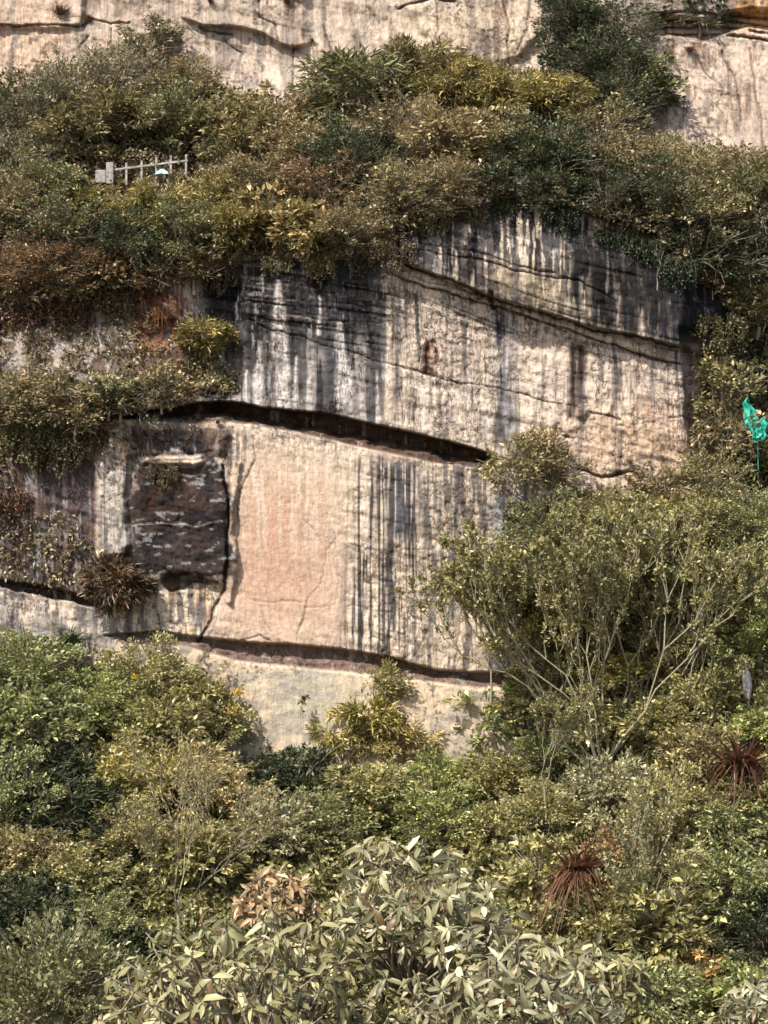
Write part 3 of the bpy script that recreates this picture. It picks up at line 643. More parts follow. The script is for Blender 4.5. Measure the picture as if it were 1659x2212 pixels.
def rosette_tree(seed, e, color, rad=1.5, nr=190, L0=.27, nleaf=210):
    """branch ends with whorls of long leathery leaves; the nearest leaves are parts of their own"""
    from mathutils import Matrix
    r = np.random.default_rng(seed); wd = Wood(5)
    root = np.array([0, .2, -1.5 * rad])
    wd.tube(curve_pts(root - [0, 0, 1.5], root + [0, 0, .8 * rad], r, 4), .09, .07)
    dr = rdir(r, nr); dr[:, 2] = np.abs(dr[:, 2]) * .9 - .25; dr[:, 1] -= .35; dr = unit(dr)
    bump = rdir(r, 6); amp = r.uniform(-.35, .35, 6)
    cen = dr * (rad * (.5 + .58 * r.random(nr) ** .8) * (1 + (np.clip(dr @ bump.T, 0, 1) ** 2 * amp).sum(1)))[:, None] * [1, .8, .85]
    A = [[], [], [], [], [], []]
    for i, c in enumerate(cen):
        ax = unit(dr[i] * .8 + np.array([0, -.15, .45]) + .5 * r.normal(size=3))
        if i % 2 == 0: wd.tube(curve_pts(root + [0, 0, .8 * rad], c, r, 5, .1), .03, .012)
        wd.tube(curve_pts(c - ax * .35, c + ax * .05, r, 3, .05), .014, .010)
        k = r.integers(6, 14); th = np.arange(k) * 2.4 + r.random() * 6 + r.normal(0, .3, k); el = r.uniform(-.5, .9, k)
        x = unit(np.cross(ax, [0.3, .2, .9])); y = np.cross(ax, x)
        d = np.cos(el)[:, None] * (np.cos(th)[:, None] * x + np.sin(th)[:, None] * y) + np.sin(el)[:, None] * ax - [0, 0, .38]
        L = r.uniform(.35, 1.2, k) * L0; nn = ax[None] - d * .2 + .4 * r.normal(size=(k, 3))
        lv = np.clip(r.normal(.46, .28, k) + r.normal(0, .14), 0, 1)
        for q, val in enumerate((np.repeat(c[None], k, 0) + ax * r.uniform(-.16, .03, k)[:, None], d, nn, L, lv, r.uniform(.05, .4, k))): A[q].append(val)
    c, d, nn, L, lv, bd = [np.concatenate(a) for a in A]
    rz = e.rotation_euler.z; depth = c[:, 0] * math.sin(rz) + c[:, 1] * math.cos(rz) - .35 * c[:, 2] - .8 * L
    near = np.zeros(len(c), bool); near[np.argsort(depth)[:nleaf]] = True
    lf = Leaves()
    for lo, hi in ((0, .2), (.2, .3), (.3, .5)):
        m = (~near) & (bd >= lo) & (bd < hi)
        lf.add(c[m], d[m], nn[m], L[m], L[m] * .15, lv[m], bend=(lo + hi) / 2, big=True, fold=.35)
    cr = link('crown', lf.mesh('crown'), e); cr.color = (*color, 1)
    br = link('branches', wd.mesh('branches', BARK), e)
    d = unit(d); sd = unit(np.cross(d, nn)); nn = np.cross(sd, d)
    for i in np.nonzero(near)[0]:
        o = link('leaf', UL[int(bd[i] * 7.4) % 3], cr)
        M = Matrix(((d[i][0], -sd[i][0], nn[i][0], c[i][0]), (d[i][1], -sd[i][1], nn[i][1], c[i][1]), (d[i][2], -sd[i][2], nn[i][2], c[i][2]), (0, 0, 0, 1)))
        o.matrix_basis = M @ Matrix.Diagonal((L[i], L[i], L[i], 1))
        k = float(np.interp(lv[i], [0, .45, .8, 1], [.45, 1, 1.5, 2.4])); g_ = float(np.interp(lv[i], [0, .5, 1], [.9, 1, 1.12]))
        o.color = (color[0] * k, color[1] * k * .99, color[2] * k * g_, 1) if r.random() > .1 else (.17, .10, .05, 1)
UL = [unit_leaf(i, .12 + .16 * i) for i in range(3)]
def blade_tuft(seed, n=160, L0=.8, spread=.7, hang=.5, W=.02):
    r = np.random.default_rng(seed); co = []; fa = []; lv = []; k = 0
    for i in range(n):
        a = r.random() * 6.283; sp = spread * r.random() ** .6
        d = np.array([math.cos(a) * sp, math.sin(a) * sp, 1.0]); d += r.normal(0, .16, 3); d /= np.linalg.norm(d); L = L0 * r.uniform(.4, 1.1)
        b = np.array([r.normal(0, .09), r.normal(0, .09), 0]) * L0; s = np.cross(d, [0.2, .3, 1]); s /= np.linalg.norm(s) + 1e-6; w_ = W * r.uniform(.6, 1.3)
        h = hang * r.uniform(.4, 1.3)
        for t in (0, .35, .7, 1):
            p = b + d * L * t; p = p + np.array([d[0], d[1], 0]) * L * h * t * t * .6 - np.array([0, 0, L * h * t * t])
            ww = w_ * (1 - .93 * t) if t > .3 else w_
            co += [p - s * ww, p + s * ww]
        for j in range(3): fa.append([k + 2 * j, k + 2 * j + 1, k + 2 * j + 3, k + 2 * j + 2])
        lv += [np.clip(r.normal(.45, .22), 0, 1)] * 8; k += 8
    return mesh_from('blades', np.array(co), np.array(fa), LEAF, False, {'lv': ('FLOAT', np.array(lv))})
def strands(seed, n=40, Lmin=.5, Lmax=1.8, width=1.2):
    """creeper strands hanging down with small leaves"""
    r = np.random.default_rng(seed); lf = Leaves(); wd = Wood(3)
    for i in range(n):
        x = r.uniform(-width, width); a = np.array([x, r.normal(0, .12), r.uniform(-.1, .3)]); L = r.uniform(Lmin, Lmax) * (1 - .5 * abs(x) / width)
        b = a + [r.normal(0, .12), -.15 + r.normal(0, .1), -L]
        p = curve_pts(a, b, r, 6, .06); wd.tube(p, .008, .004)
        m = int(L * 34); t = r.random(m); q = np.stack([np.interp(t, np.linspace(0, 1, 6), p[:, k]) for k in range(3)], 1) + r.normal(0, .06, (m, 3))
        l_ = r.uniform(.11, .2, m); lf.add(q, rdir(r, m) - [0, .4, .8], rdir(r, m) - [0, .8, 0], l_, l_ * .26, np.clip(r.normal(.42, .24, m), 0, 1), bend=.15)
    return lf.mesh('foliage'), wd.mesh('stems', BARK)
def fork_tree(seed, h=3.0, spread=.55, levels=5, r0=.07, leaf=(.09, .15), per=10, fan=1.0, kids=(2, 3), shrink=.72, lv0=.45, up=.35, stems=None):
    """forking tree with pale wood: returns leaves mesh, wood mesh (base at origin)"""
    r = np.random.default_rng(seed); lf = Leaves(); wd = Wood(5); tips = []
    def go(p, d, L, rad, lev):
        d = unit(d); mid = p + d * L * .5 + r.normal(size=3) * L * .06; e = p + d * L + r.normal(size=3) * L * .06
        wd.tube([p, mid, e], rad, rad * .72)
        if lev <= 3: tips.append((e, d, mid))
        if lev == 0: return
        k = r.integers(kids[0], kids[1] + 1)
        for i in range(k):
            nd = d + spread * r.normal(size=3) * [fan, .6, .8] + [0, 0, up]
            go(e, nd, L * shrink * r.uniform(.8, 1.15), rad * (.62 if lev > 4 else .76), lev - 1)
    if stems:
        wd.tube([(0, 0, -.6), (.03, 0, 0), (0, 0, .5)], r0, r0 * .85)
        for q, an in enumerate(stems):
            an = an + r.normal(0, .06); go(np.array([0, 0, .1 + .4 * r.random()]), np.array([math.sin(an), r.normal(0, .35), math.cos(an)]), h * .28 * r.uniform(.8, 1.15), r0 * r.uniform(.3, .48), levels)
    else: go(np.zeros(3) - [0, 0, .3], np.array([0, 0, 1.0]), h * .30, r0, levels)
    T = np.array([t[0] for t in tips]); Dd = np.array([t[1] for t in tips]); M = np.array([t[2] for t in tips])
    if per:
        c = np.repeat(T, per, 0); m0 = np.repeat(M, per, 0); d0 = np.repeat(Dd, per, 0); m = len(c); t = r.random((m, 1)) ** .6
        pos = m0 * (1 - t) + c * t + r.normal(0, .05, (m, 3)); l_ = r.uniform(*leaf, m)
        lf.add(pos, d0 * .6 + rdir(r, m) + [0, 0, .2], rdir(r, m) + [0, -.2, .6], l_, l_ * .25, np.clip(r.normal(lv0, .22, m), 0, 1), bend=.12)
    else:
        lf.add(T, Dd, rdir(r, len(T)), .05, .01, np.full(len(T), .5))
    return lf.mesh('crown'), wd.mesh('branches', BARK_PALE)

PRO = {}
for st in ('fine', 'broad', 'narrow', 'sparse'):
    for q in range(3):
        PRO[st + 's%d' % q] = crown(100 + q + 10 * len(PRO), st, 1.0, {'fine': 2600, 'broad': 1300, 'narrow': 1800, 'sparse': 950}[st], 44)
    for q in range(2):
        PRO[st + 'l%d' % q] = crown(200 + q + 10 * len(PRO), st, 2.0, {'fine': 8000, 'broad': 4200, 'narrow': 5500, 'sparse': 3000}[st], 110)
_cnt = {}
def plant(style, u, v, size, color, label, name='shrub', cat='shrub', group=None, dy=0.0, low=False, sx=1.0, sz=1.0, Y=None):
    """crown centred at layout (u, v), radius in layout units; rooted in the rock or slope behind and below it"""
    r = random.Random(hash((style, u, v)) & 0xffff if False else int(u * 7 + v * 13))
    vb = v + size * .55
    if Y is None: Y = float(slope_depth(u, vb)) if low else float(wall_depth(u, min(vb, 1650)))
    Y = Y - 0.25 * size * ppm(Y) + dy
    R_ = size * ppm(Y); c = P(u, v, Y)
    k = _cnt.get(style, 0); _cnt[style] = k + 1
    if R_ > 1.45: lm, wm = PRO[style + 'l%d' % (k % 2)]; s = R_ / 2.0
    else: lm, wm = PRO[style + 's%d' % (k % 3)]; s = R_
    e = link(name, None, None, label, cat, group); e.location = c; e.rotation_euler = (0, 0, r.random() * 6.28); ax_ = r.uniform(1.0, 1.35); e.scale = (s * sx * ax_, s * sx * 1.15, s * sz * r.uniform(.85, 1.1))
    dk = color is DG
    wk = .8 if dk else .56
    color = tuple(wk * c_ + (1 - wk) * m_ for c_, m_ in zip(color, (.132, .128, .062) if low else (.150, .128, .074)))
    a = link('crown', lm, e); a.color = (*[c_ * ((1.0 if low else 1.2) if dk else (2.5 if low else 1.9)) for c_ in color], 1)  # upper crowns paler to paint in haze, low dark ones blacker for shaded gaps
    b = link('branches', wm, e)
    return e
def place(name, parts, u, v, Y, s, color, label, cat, group=None, rz=0.0, tilt=(0, 0), sx=1.0):
    e = link(name, None, None, label, cat, group); e.location = P(u, v, Y); e.rotation_euler = (tilt[0], tilt[1], rz); e.scale = (s * sx, s, s)
    for nm, me in parts:
        o = link(nm, me, e); o.color = (*color, 1)
    return e

# foliage base colours
OL = (.130, .112, .046); BO = (.135, .100, .055); GR = (.075, .090, .035); DG = (.038, .055, .026); YG = (.20, .165, .05)
GO = (.23, .175, .075); RB = (.13, .060, .035); PL = (.20, .18, .10); TAN = (.24, .18, .10); GY = (.15, .135, .10); FR = (.105, .125, .035)

# -- undergrowth that nobody could count: one sheet of leaves for each stretch of slope
def undergrowth(label, pts, dens, color, low=False, hmax=.9, seed=0, tone=None, Lr=(.14, .3), name='undergrowth', wfac=.24, hang=0.0, gap=.30):
    r = np.random.default_rng(900 + seed); p = np.array(pts, float)
    lo, hi = p.min(0), p.max(0); area = (hi - lo).prod(); n = int(area * dens)
    u = r.uniform(lo[0], hi[0], n); v = r.uniform(lo[1], hi[1], n)
    ju = u + 30 * (fbm(u / 40, v / 40, 200 + seed) - .5); jv = v + 30 * (fbm(u / 40, v / 40, 201 + seed) - .5)
    m = poly_mask(ju, jv, pts) & (fbm(u / 26, v / 22, 202 + seed, 3) > gap); u, v = u[m], v[m]; n = len(u)
    Y = slope_depth(u, v) if low else wall_depth(u, np.minimum(v, 1655))
    h = (fbm(u / 38, v / 30, 203 + seed, 3) - .32).clip(0, 1) * 2.2 * hmax * r.random(n) ** .5
    if low: h = h * ss(0, 220, v - v0f(u))
    pos = P(u, v, Y); pos[:, 1] -= h * .8 + .04; pos[:, 2] += h * .35
    L = r.uniform(*Lr, n) * (1.3 if low else 1.0); lv = np.clip(r.normal(.38, .24, n) + .4 * (r.random(n) < .12) + .5 * (fbm(u / 50, v / 50, 204 + seed) - .5), 0, 1)
    lf = Leaves(); lf.add(pos, rdir(r, n) + [0, -.4, .35 - hang], rdir(r, n) + [0, -.5, .7], L, L * wfac, lv, bend=.15)
    o = link(name, lf.mesh(name), None, label, 'undergrowth', None, 'stuff'); o.color = (*[(.55 * c_ + .45 * m_) * (2.4 if low else 1.8) for c_, m_ in zip(color, (.132, .128, .062) if low else (.150, .128, .074))], 1)
    return o
UP = [(-600, 180), (0, 180), (120, 150), (250, 100), (420, 150), (560, 230), (690, 210), (760, 120), (900, 120), (1050, 150), (1180, 150), (1400, 250), (1420, 310), (1720, 340), (2200, 340), (2200, 760), (1720, 760), (1580, 690), (1450, 540), (1300, 480), (1180, 450), (1060, 440), (850, 525), (830, 565), (540, 565), (430, 600), (300, 640), (-600, 650)]
undergrowth('olive brown scrub covering the slope above the streaked wall', UP, .125, BO, False, 1.6, 1)
undergrowth('scrubby creepers covering the rocky shoulder left of the streaked wall', [(-600, 640), (300, 650), (480, 740), (512, 858), (300, 890), (250, 905), (200, 995), (100, 1010), (-600, 1010)], .05, BO, False, .45, 2, gap=.47)
undergrowth('brown creeper leaves clinging to the dark left wall', [(-60, 1000), (40, 1020), (60, 1120), (140, 1100), (230, 1200), (250, 1290), (100, 1280), (-60, 1240)], .025, BO, False, .2, 3, hang=.6)
undergrowth('tangled scrub covering the slope right of the streaked wall', [(1500, 790), (1580, 700), (2200, 700), (2200, 1500), (1050, 1300), (1090, 1100), (1230, 1060), (1400, 1070), (1500, 1000)], .11, OL, False, 1.3, 4)
undergrowth('dense weedy scrub covering the slope below the cliff', [(-500, 1360), (150, 1420), (230, 1470), (420, 1500), (540, 1640), (960, 1660), (1100, 1640), (1250, 1520), (1450, 1340), (2200, 1280), (2200, 2420), (-500, 2420)], .11, OL, True, 1.9, 5)

# ------------------------------------------------------------------ plants one can tell apart
UPG = 'shrubs on the slope above the streaked wall'; LFG = 'shrubs on the rocky shoulder left of the streaked wall'
RTG = 'shrubs on the slope right of the streaked wall'; LOG = 'shrubs on the slope below the cliff'
f, b, n = 'fine', 'broad', 'narrow'
UPPER = [  # style, u, v, radius, colour, label
 (f, 335, 85, 48, GY, 'thin greyish shrub hugging the upper rock face beside the long crack'),
 (f, 255, 165, 72, GY, 'greyish shrub at the foot of the pink upper rock face'),
 (f, 390, 185, 65, BO, 'brown leaved shrub below the curved crack of the upper face'),
 (f, 140, 215, 80, GY, 'dull grey green shrub climbing to the pink rock at the upper left'),
 (f, 50, 255, 95, DG, 'dark shrub at the left edge below the pink upper rock'),
 (f, 35, 345, 80, GY, 'greyish twiggy shrub at the left edge level with the railing'),
 (b, 150, 300, 75, OL, 'olive broad leaved shrub just above the left end of the railing'),
 (n, 270, 265, 85, OL, 'grassy olive shrub rising straight above the railing'),
 (f, 385, 270, 88, GR, 'green shrub rising above the right half of the railing'),
 (f, 480, 270, 65, OL, 'olive shrub touching the pale upper face left of its vertical crack'),
 (n, 540, 320, 80, OL, 'yellowish narrow leaved shrub right of and above the railing'),
 (b, 615, 265, 50, TAN, 'small reddish tan shrub directly below the vertical crack'),
 (f, 640, 330, 80, TAN, 'pale tan shrub below the reddish tan one'),
 (f, 505, 350, 66, GR, 'dark green shrub beside the right end of the railing'),
 (n, 205, 465, 68, YG, 'yellow green grassy shrub just below the left half of the railing'),
 (n, 330, 470, 72, YG, 'bright yellow green shrub just below the middle of the railing'),
 (n, 465, 440, 68, YG, 'yellowish shrub below and right of the railing'),
 (f, 90, 410, 75, GR, 'green shrub left of and below the railing'),
 (f, 20, 460, 85, BO, 'brown shrub at the left edge below the level of the railing'),
 (f, 145, 490, 85, GR, 'mid green shrub in the left third, two shrubs below the railing'),
 (f, 270, 525, 75, DG, 'dark shrub hanging over the left shoulder below the yellow green shrubs'),
 (f, 390, 505, 80, GR, 'green shrub above the top left corner of the streaked wall'),
 (n, 500, 490, 70, YG, 'olive yellow shrub on the edge of the streaked wall at its left'),
 (b, 575, 480, 60, GO, 'orange yellow shrub right at the top edge of the streaked wall'),
 (b, 665, 500, 55, GO, 'pale golden shrub hanging over the top edge of the streaked wall'),
 (f, 690, 405, 80, RB, 'red brown shrub above the golden shrubs'),
 (f, 560, 390, 75, BO, 'brown shrub between the railing and the red brown shrub'),
 (f, 760, 500, 70, BO, 'brown shrub drooping over the wall edge left of the overhanging bed'),
 (n, 770, 215, 100, GR, 'tall grey green feathery shrub against the upper face near the centre'),
 (n, 880, 165, 90, OL, 'feathery olive shrub reaching highest on the pale upper face'),
 (n, 975, 205, 85, YG, 'yellow olive feathery shrub below the cream upper face'),
 (f, 860, 290, 95, BO, 'brownish shrub in the middle of the upper slope'),
 (f, 760, 345, 90, DG, 'dark grey green shrub below the tall feathery shrub'),
 (b, 975, 320, 90, TAN, 'tan broad leaved shrub in the middle of the upper slope'),
 (f, 870, 420, 80, OL, 'olive shrub over the left end of the overhanging bed'),
 (f, 960, 405, 70, BO, 'brown shrub just above the overhanging bed'),
 (n, 1085, 225, 80, YG, 'yellow green shrub below the rust streaked upper face'),
 (n, 1190, 225, 72, YG, 'yellow olive shrub under the dark shrub column'),
 (f, 1080, 335, 85, OL, 'olive shrub right of the tan shrub on the upper slope'),
 (f, 1175, 355, 92, DG, 'dark shrub with a black hollow below it above the overhanging bed'),
 (f, 1075, 402, 54, DG, 'nearly black shrub drooping over the pale streaks of the bed'),
 (f, 1175, 412, 58, DG, 'dark shrub drooping over the middle of the overhanging bed'),
 (f, 1240, 40, 75, DG, 'dark shrub at the very top right of the cream upper face'),
 (f, 1330, 60, 75, DG, 'dark shrub at the top beside the layered black ledges'),
 (f, 1300, 150, 78, DG, 'dark green shrub in the gully right of the cream upper face'),
 (f, 1375, 190, 62, GR, 'green shrub left of the pale upper right rock face'),
 (f, 1510, 30, 55, DG, 'dark shrub on the layered black ledges at the top right'),
 (f, 1325, 225, 70, DG, 'dark green shrub joining the gully shrubs to the slope'),
 (f, 1255, 115, 62, DG, 'dark shrub hugging the right edge of the cream upper face'),
 (f, 1290, 280, 75, OL, 'olive shrub at the mouth of the gully'),
 (b, 1290, 355, 75, BO, 'brown broad leaved shrub above the black stained bed'),
 (f, 1400, 365, 70, OL, 'olive shrub below the pale upper right rock'),
 (f, 1490, 395, 78, OL, 'olive green shrub below the two pale ribs of the right rock'),
 (f, 1600, 390, 70, BO, 'brown olive shrub at the right edge below the pale rock'),
 (f, 1405, 445, 78, DG, 'dark shrub overhanging the black stained right end of the bed'),
 (f, 1310, 425, 72, DG, 'dark shrub hanging over the left edge of the black stained bed'),
 (f, 1500, 470, 85, OL, 'olive shrub above the right end of the overhanging bed'),
 (n, 1610, 445, 85, GR, 'green shrub at the right edge level with the bed top'),
 (f, 1500, 545, 66, DG, 'dark drooping shrub at the right end of the overhanging bed'),
 (f, 1590, 560, 85, DG, 'dark shrub at the right edge level with the overhanging bed'),
 (f, 1635, 660, 70, OL, 'olive shrub at the right edge above the teal sheet'),
 (f, 10, 575, 75, RB, 'red brown shrub at the left edge level with the wall top'),
 (f, 110, 580, 75, RB, 'dark red brown shrub on the brow of the left shoulder'),
 (f, 215, 580, 65, RB, 'brown shrub on the brow left of the dry red grass'),
 (f, 420, 575, 60, BO, 'brown scrub shrub at the upper left corner of the streaked wall'),
]
for i_, (st, u, v, r_, c, lb) in enumerate(UPPER): plant('sparse' if st == f and i_ % 3 == 1 else st, u, v, r_, c, lb, 'shrub', 'shrub', UPG)
LEFT = [
 (f, 60, 625, 50, RB, 'red brown creeping shrub above the white rock patches on the left'),
 (f, 165, 620, 48, BO, 'brown shrub above the white rock patches beside the dry red grass'),
 (n, 440, 735, 45, YG, 'yellow green tuft like shrub beside the left edge of the streaked wall'),
 (f, 455, 825, 38, PL, 'pale shrub at the left end of the upper groove'),
 (f, 350, 838, 48, BO, 'brown olive shrub on the lip above the upper groove'),
 (f, 235, 850, 48, PL, 'pale olive shrub in the middle of the left shoulder'),
 (f, 115, 845, 48, BO, 'brown olive shrub below the white rock patches'),
 (f, 15, 860, 52, OL, 'olive shrub at the left edge below the white rock patches'),
 (f, 165, 895, 55, BO, 'brownish olive shrub hanging over the pale pillar'),
 (f, 60, 890, 62, BO, 'brown shrub hanging at the left edge above the purple wall'),
 (f, 260, 860, 50, DG, 'dark shrub at the shaded left tip of the upper groove'),
]
for st, u, v, r_, c, lb in LEFT: plant('sparse' if st == f else st, u, v, r_, c, lb, 'shrub', 'shrub', LFG)
RIGHT = [
 (f, 1165, 958, 40, TAN, 'thin tan shrub growing against the right part of the streaked wall'),
 (f, 1115, 1015, 55, OL, 'olive shrub at the right end of the upper groove'),
 (f, 1205, 1015, 48, BO, 'brown olive shrub below the thin tan one'),
 (f, 1560, 830, 60, OL, 'olive shrub beside the right corner of the streaked wall'),
 (f, 1560, 940, 68, BO, 'brown shrub left of the teal sheet'),
 (f, 1640, 800, 55, DG, 'dark shrub just above the teal sheet'),
 (n, 1630, 1010, 60, FR, 'green narrow leaved shrub right below the teal sheet'),
 (f, 1530, 1040, 70, OL, 'olive shrub at the foot of the wall corner'),
 (f, 1420, 1060, 55, BO, 'brown olive shrub on the brown ledges below the wall'),
]
for st, u, v, r_, c, lb in RIGHT: plant('sparse' if st == f else st, u, v, r_, c, lb, 'shrub', 'shrub', RTG, dy=-.3)
LOWER = [
 (f, 1180, 1150, 72, GR, 'green shrub at the upper left of the thicket beside the warm panel'),
 (f, 1290, 1130, 72, OL, 'olive shrub along the top of the right thicket'),
 (f, 1400, 1140, 72, YG, 'yellow topped shrub along the top of the right thicket'),
 (f, 1500, 1130, 75, OL, 'yellowish olive shrub at the top of the thicket near the right'),
 (f, 1610, 1130, 78, GR, 'green shrub at the right edge of the thicket top'),
 (f, 1350, 1230, 80, OL, 'dark olive shrub behind the crown of the forked tree'),
 (f, 1490, 1240, 85, GR, 'green shrub behind the right branches of the forked tree'),
 (f, 1620, 1260, 90, OL, 'olive shrub at the right edge above the white stone'),
 (f, 1640, 1380, 80, FR, 'fresh green shrub at the right edge beside the forked tree'),
 (f, 1560, 1340, 70, OL, 'olive shrub right of the forked tree crown'),
 (f, 1110, 1250, 60, GR, 'green shrub against the bluish rock strip'),
 (f, 1190, 1260, 80, PL, 'pale olive shrub between the bluish rock strip and the forked tree'),
 (f, 1160, 1370, 78, OL, 'olive shrub in front of the right end of the lower groove'),
 (f, 1260, 1330, 85, PL, 'pale olive shrub filling the middle of the forked tree crown'),
 (f, 1380, 1360, 85, OL, 'olive shrub low inside the right half of the forked tree'),
 (f, 1250, 1460, 80, OL, 'olive shrub at the first fork of the forked tree'),
 (f, 1370, 1470, 80, YG, 'yellowish shrub under the right branches of the forked tree'),
 (f, 1470, 1390, 75, PL, 'pale shrub between the forked tree and the white stone'),
 (f, 1300, 1590, 70, PL, 'pale shrub in front of the trunk of the forked tree'),
 (f, 60, 1455, 90, GR, 'green bushy shrub at the left edge below the purple wall'),
 (f, 30, 1575, 105, GR, 'mid green shrub at the left edge under the fern'),
 (f, 300, 1475, 85, OL, 'olive shrub against the pale foot of the wall'),
 (b, 405, 1510, 85, OL, 'broad leaved olive shrub below the dark block'),
 (f, 200, 1530, 88, FR, 'fresh green shrub below the dark fern'),
 (b, 330, 1590, 90, OL, 'olive broad leaved shrub with pale twigs in the left slope'),
 (f, 460, 1560, 75, OL, 'olive shrub with orange flowers left of the pale wall foot'),
 (f, 580, 1680, 72, DG, 'dark green shrub under the point of pale bare rock'),
 (f, 640, 1700, 70, DG, 'very dark shrub in the middle of the lower slope'),
 (f, 650, 1670, 50, GR, 'green shrub below the slender sapling'),
 (n, 745, 1605, 50, YG, 'yellow green shrub in front of the pale wall foot'),
 (n, 805, 1560, 58, YG, 'golden green shrub between the two patches of bare wall foot'),
 (f, 830, 1480, 45, OL, 'small olive shrub in front of the lower groove'),
 (n, 850, 1620, 75, GO, 'golden shrub below the gap in the bare wall foot'),
 (f, 960, 1695, 70, FR, 'green shrub under the right hand patch of bare wall foot'),
 (f, 1085, 1570, 62, GR, 'dark green shrub beside the right hand patch of bare wall foot'),
 (f, 1150, 1510, 65, OL, 'olive shrub at the foot of the forked tree left side'),
 (f, 1090, 1690, 80, OL, 'olive shrub below the forked tree'),
 (f, 1200, 1640, 75, GR, 'green shrub at the base of the forked tree'),
 (f, 1420, 1560, 80, OL, 'olive shrub right of the forked tree trunk'),
 (f, 1525, 1510, 62, OL, 'olive shrub beside the white stone'),
 (f, 1500, 1640, 75, BO, 'brown olive shrub left of the upper red rosette'),
 (f, 1640, 1570, 60, FR, 'fresh green shrub above the upper red rosette'),
 (f, 1640, 1720, 80, OL, 'olive shrub under the upper red rosette'),
 (n, 100, 1690, 90, DG, 'deep green grassy shrub in the left slope'),
 (n, 150, 1770, 85, DG, 'darkest bushy shrub in the left slope'),
 (f, 20, 1730, 90, GR, 'green shrub at the left edge midway down the slope'),
 (f, 40, 1860, 90, BO, 'brownish shrub at the left edge above the round bush'),
 (b, 270, 1690, 90, YG, 'yellow olive broad leaved shrub in the left slope'),
 (n, 390, 1690, 90, GO, 'golden dry looking shrub behind the half bare twiggy tree'),
 (f, 490, 1740, 80, TAN, 'tan shrub right of the half bare twiggy tree'),
 (b, 590, 1800, 85, GY, 'greyish shrub with pale drooping leaves in the centre slope'),
 (f, 260, 1810, 80, OL, 'olive shrub left of the half bare twiggy tree'),
 (f, 420, 1850, 75, OL, 'olive shrub between the stems of the half bare twiggy tree'),
 (f, 700, 1780, 80, GR, 'dark green shrub in the hollow above the big leaves'),
 (f, 800, 1720, 85, OL, 'olive shrub above the tip of the big leaved tree'),
 (f, 940, 1760, 85, FR, 'green shrub behind the top of the big leaved tree'),
 (f, 1070, 1790, 80, OL, 'olive shrub right of the top of the big leaved tree'),
 (f, 1180, 1760, 75, OL, 'olive shrub above the lower red rosette'),
 (f, 1330, 1720, 85, GY, 'greyish shrub right of and above the lower red rosette'),
 (f, 1440, 1760, 85, OL, 'olive shrub between the two red rosettes'),
 (f, 1560, 1790, 85, GR, 'green shrub below the upper red rosette near the right edge'),
 (f, 1350, 1850, 65, RB, 'rusty brown shrub beside the lower red rosette'),
 (f, 1170, 1900, 70, OL, 'olive shrub left of the lower red rosette'),
 (f, 1450, 1890, 80, PL, 'pale twiggy shrub right of the rusty brown one'),
 (f, 1570, 1910, 90, GR, 'green shrub at the lower right'),
 (f, 1640, 2010, 85, DG, 'dark shrub at the right edge near the bottom'),
 (f, 1430, 2010, 80, OL, 'olive shrub above the small orange shrub'),
 (b, 1515, 2105, 50, (.26, .16, .07), 'small orange tan shrub near the lower right corner'),
 (f, 1590, 2150, 70, FR, 'green shrub in the lower right corner'),
 (f, 1330, 2000, 75, OL, 'olive shrub right of the big leaved tree'),
 (f, 1400, 2150, 85, GR, 'green shrub at the bottom left of the orange tan one'),
 (f, 150, 1900, 85, OL, 'olive shrub left of the half bare twiggy tree base'),
 (f, 60, 1970, 85, DG, 'dark shrub at the left edge above the corner bush'),
 (f, 200, 1990, 80, GR, 'green shrub above the round corner bush'),
 (f, 270, 2060, 60, DG, 'shaded shrub beside the big leaved tree at its left'),
]
for i_, (st, u, v, r_, c, lb) in enumerate(LOWER): plant('broad' if (st == f and i_ % 2 == 0 and v > 1400) else st, u, v, r_, c, lb, 'shrub', 'shrub', LOG, low=(v > 1300 or u > 1450), dy=-.8 if v < 1300 else 0)
plant(f, 110, 2150, 150, GR, 'large round green bush in the lower left corner', 'bush', 'bush', None, Y=-24)

# hanging creepers along the lips
ST = [strands(400 + i) for i in range(3)]
HANG = [(1090, 440, .6, DG, 'dark creeper hanging over the pale streaks of the overhanging bed'), (1210, 460, .7, DG, 'dark creeper hanging in the middle of the overhanging bed'),
        (1330, 500, .8, DG, 'long dark creeper over the black stained end of the bed'), (1465, 570, .85, DG, 'dark creeper trailing at the right end of the bed'),
        (1550, 690, 1.0, OL, 'olive creeper trailing down the right corner of the wall'), (930, 480, .7, OL, 'olive creeper over the left end of the overhanging bed'),
        (780, 545, .7, BO, 'brown creeper drooping onto the dark streaked wall'), (60, 930, 1.1, OL, 'olive creeper with bare roots hanging above the purple wall'),
        (190, 940, .9, BO, 'brown creeper hanging beside the pale pillar'), (15, 1070, .9, RB, 'rust red creeper hanging at the left edge'),
        (470, 580, .8, BO, 'brown creeper over the top left corner of the streaked wall'), (600, 560, .6, OL, 'short olive creeper over the dark laminated rock'), (690, 560, .7, GO, 'golden creeper over the dark laminated rock'),
        (850, 530, .8, BO, 'brown creeper where the overhanging bed begins'), (1020, 455, .6, OL, 'short olive creeper on the pale streaked top of the bed'), (1390, 525, .85, DG, 'very long dark creeper over the blackest rock'),
        (130, 660, 1.0, RB, 'red brown creeper over the whitish rock patches'), (20, 670, 1.1, RB, 'red brown creeper at the left edge over the whitish rock'), (250, 640, .9, BO, 'brown creeper left of the dry red grass'),
        (120, 960, 1.0, BO, 'brown creeper over the purple wall between the pillar and the left edge'), (1530, 760, .9, BO, 'brown creeper on the right corner of the wall'),
        (1270, 1075, .7, OL, 'olive creeper on the brown ledges under the wall'), (350, 1010, .6, BO, 'brown creeper on the top of the dark block')]
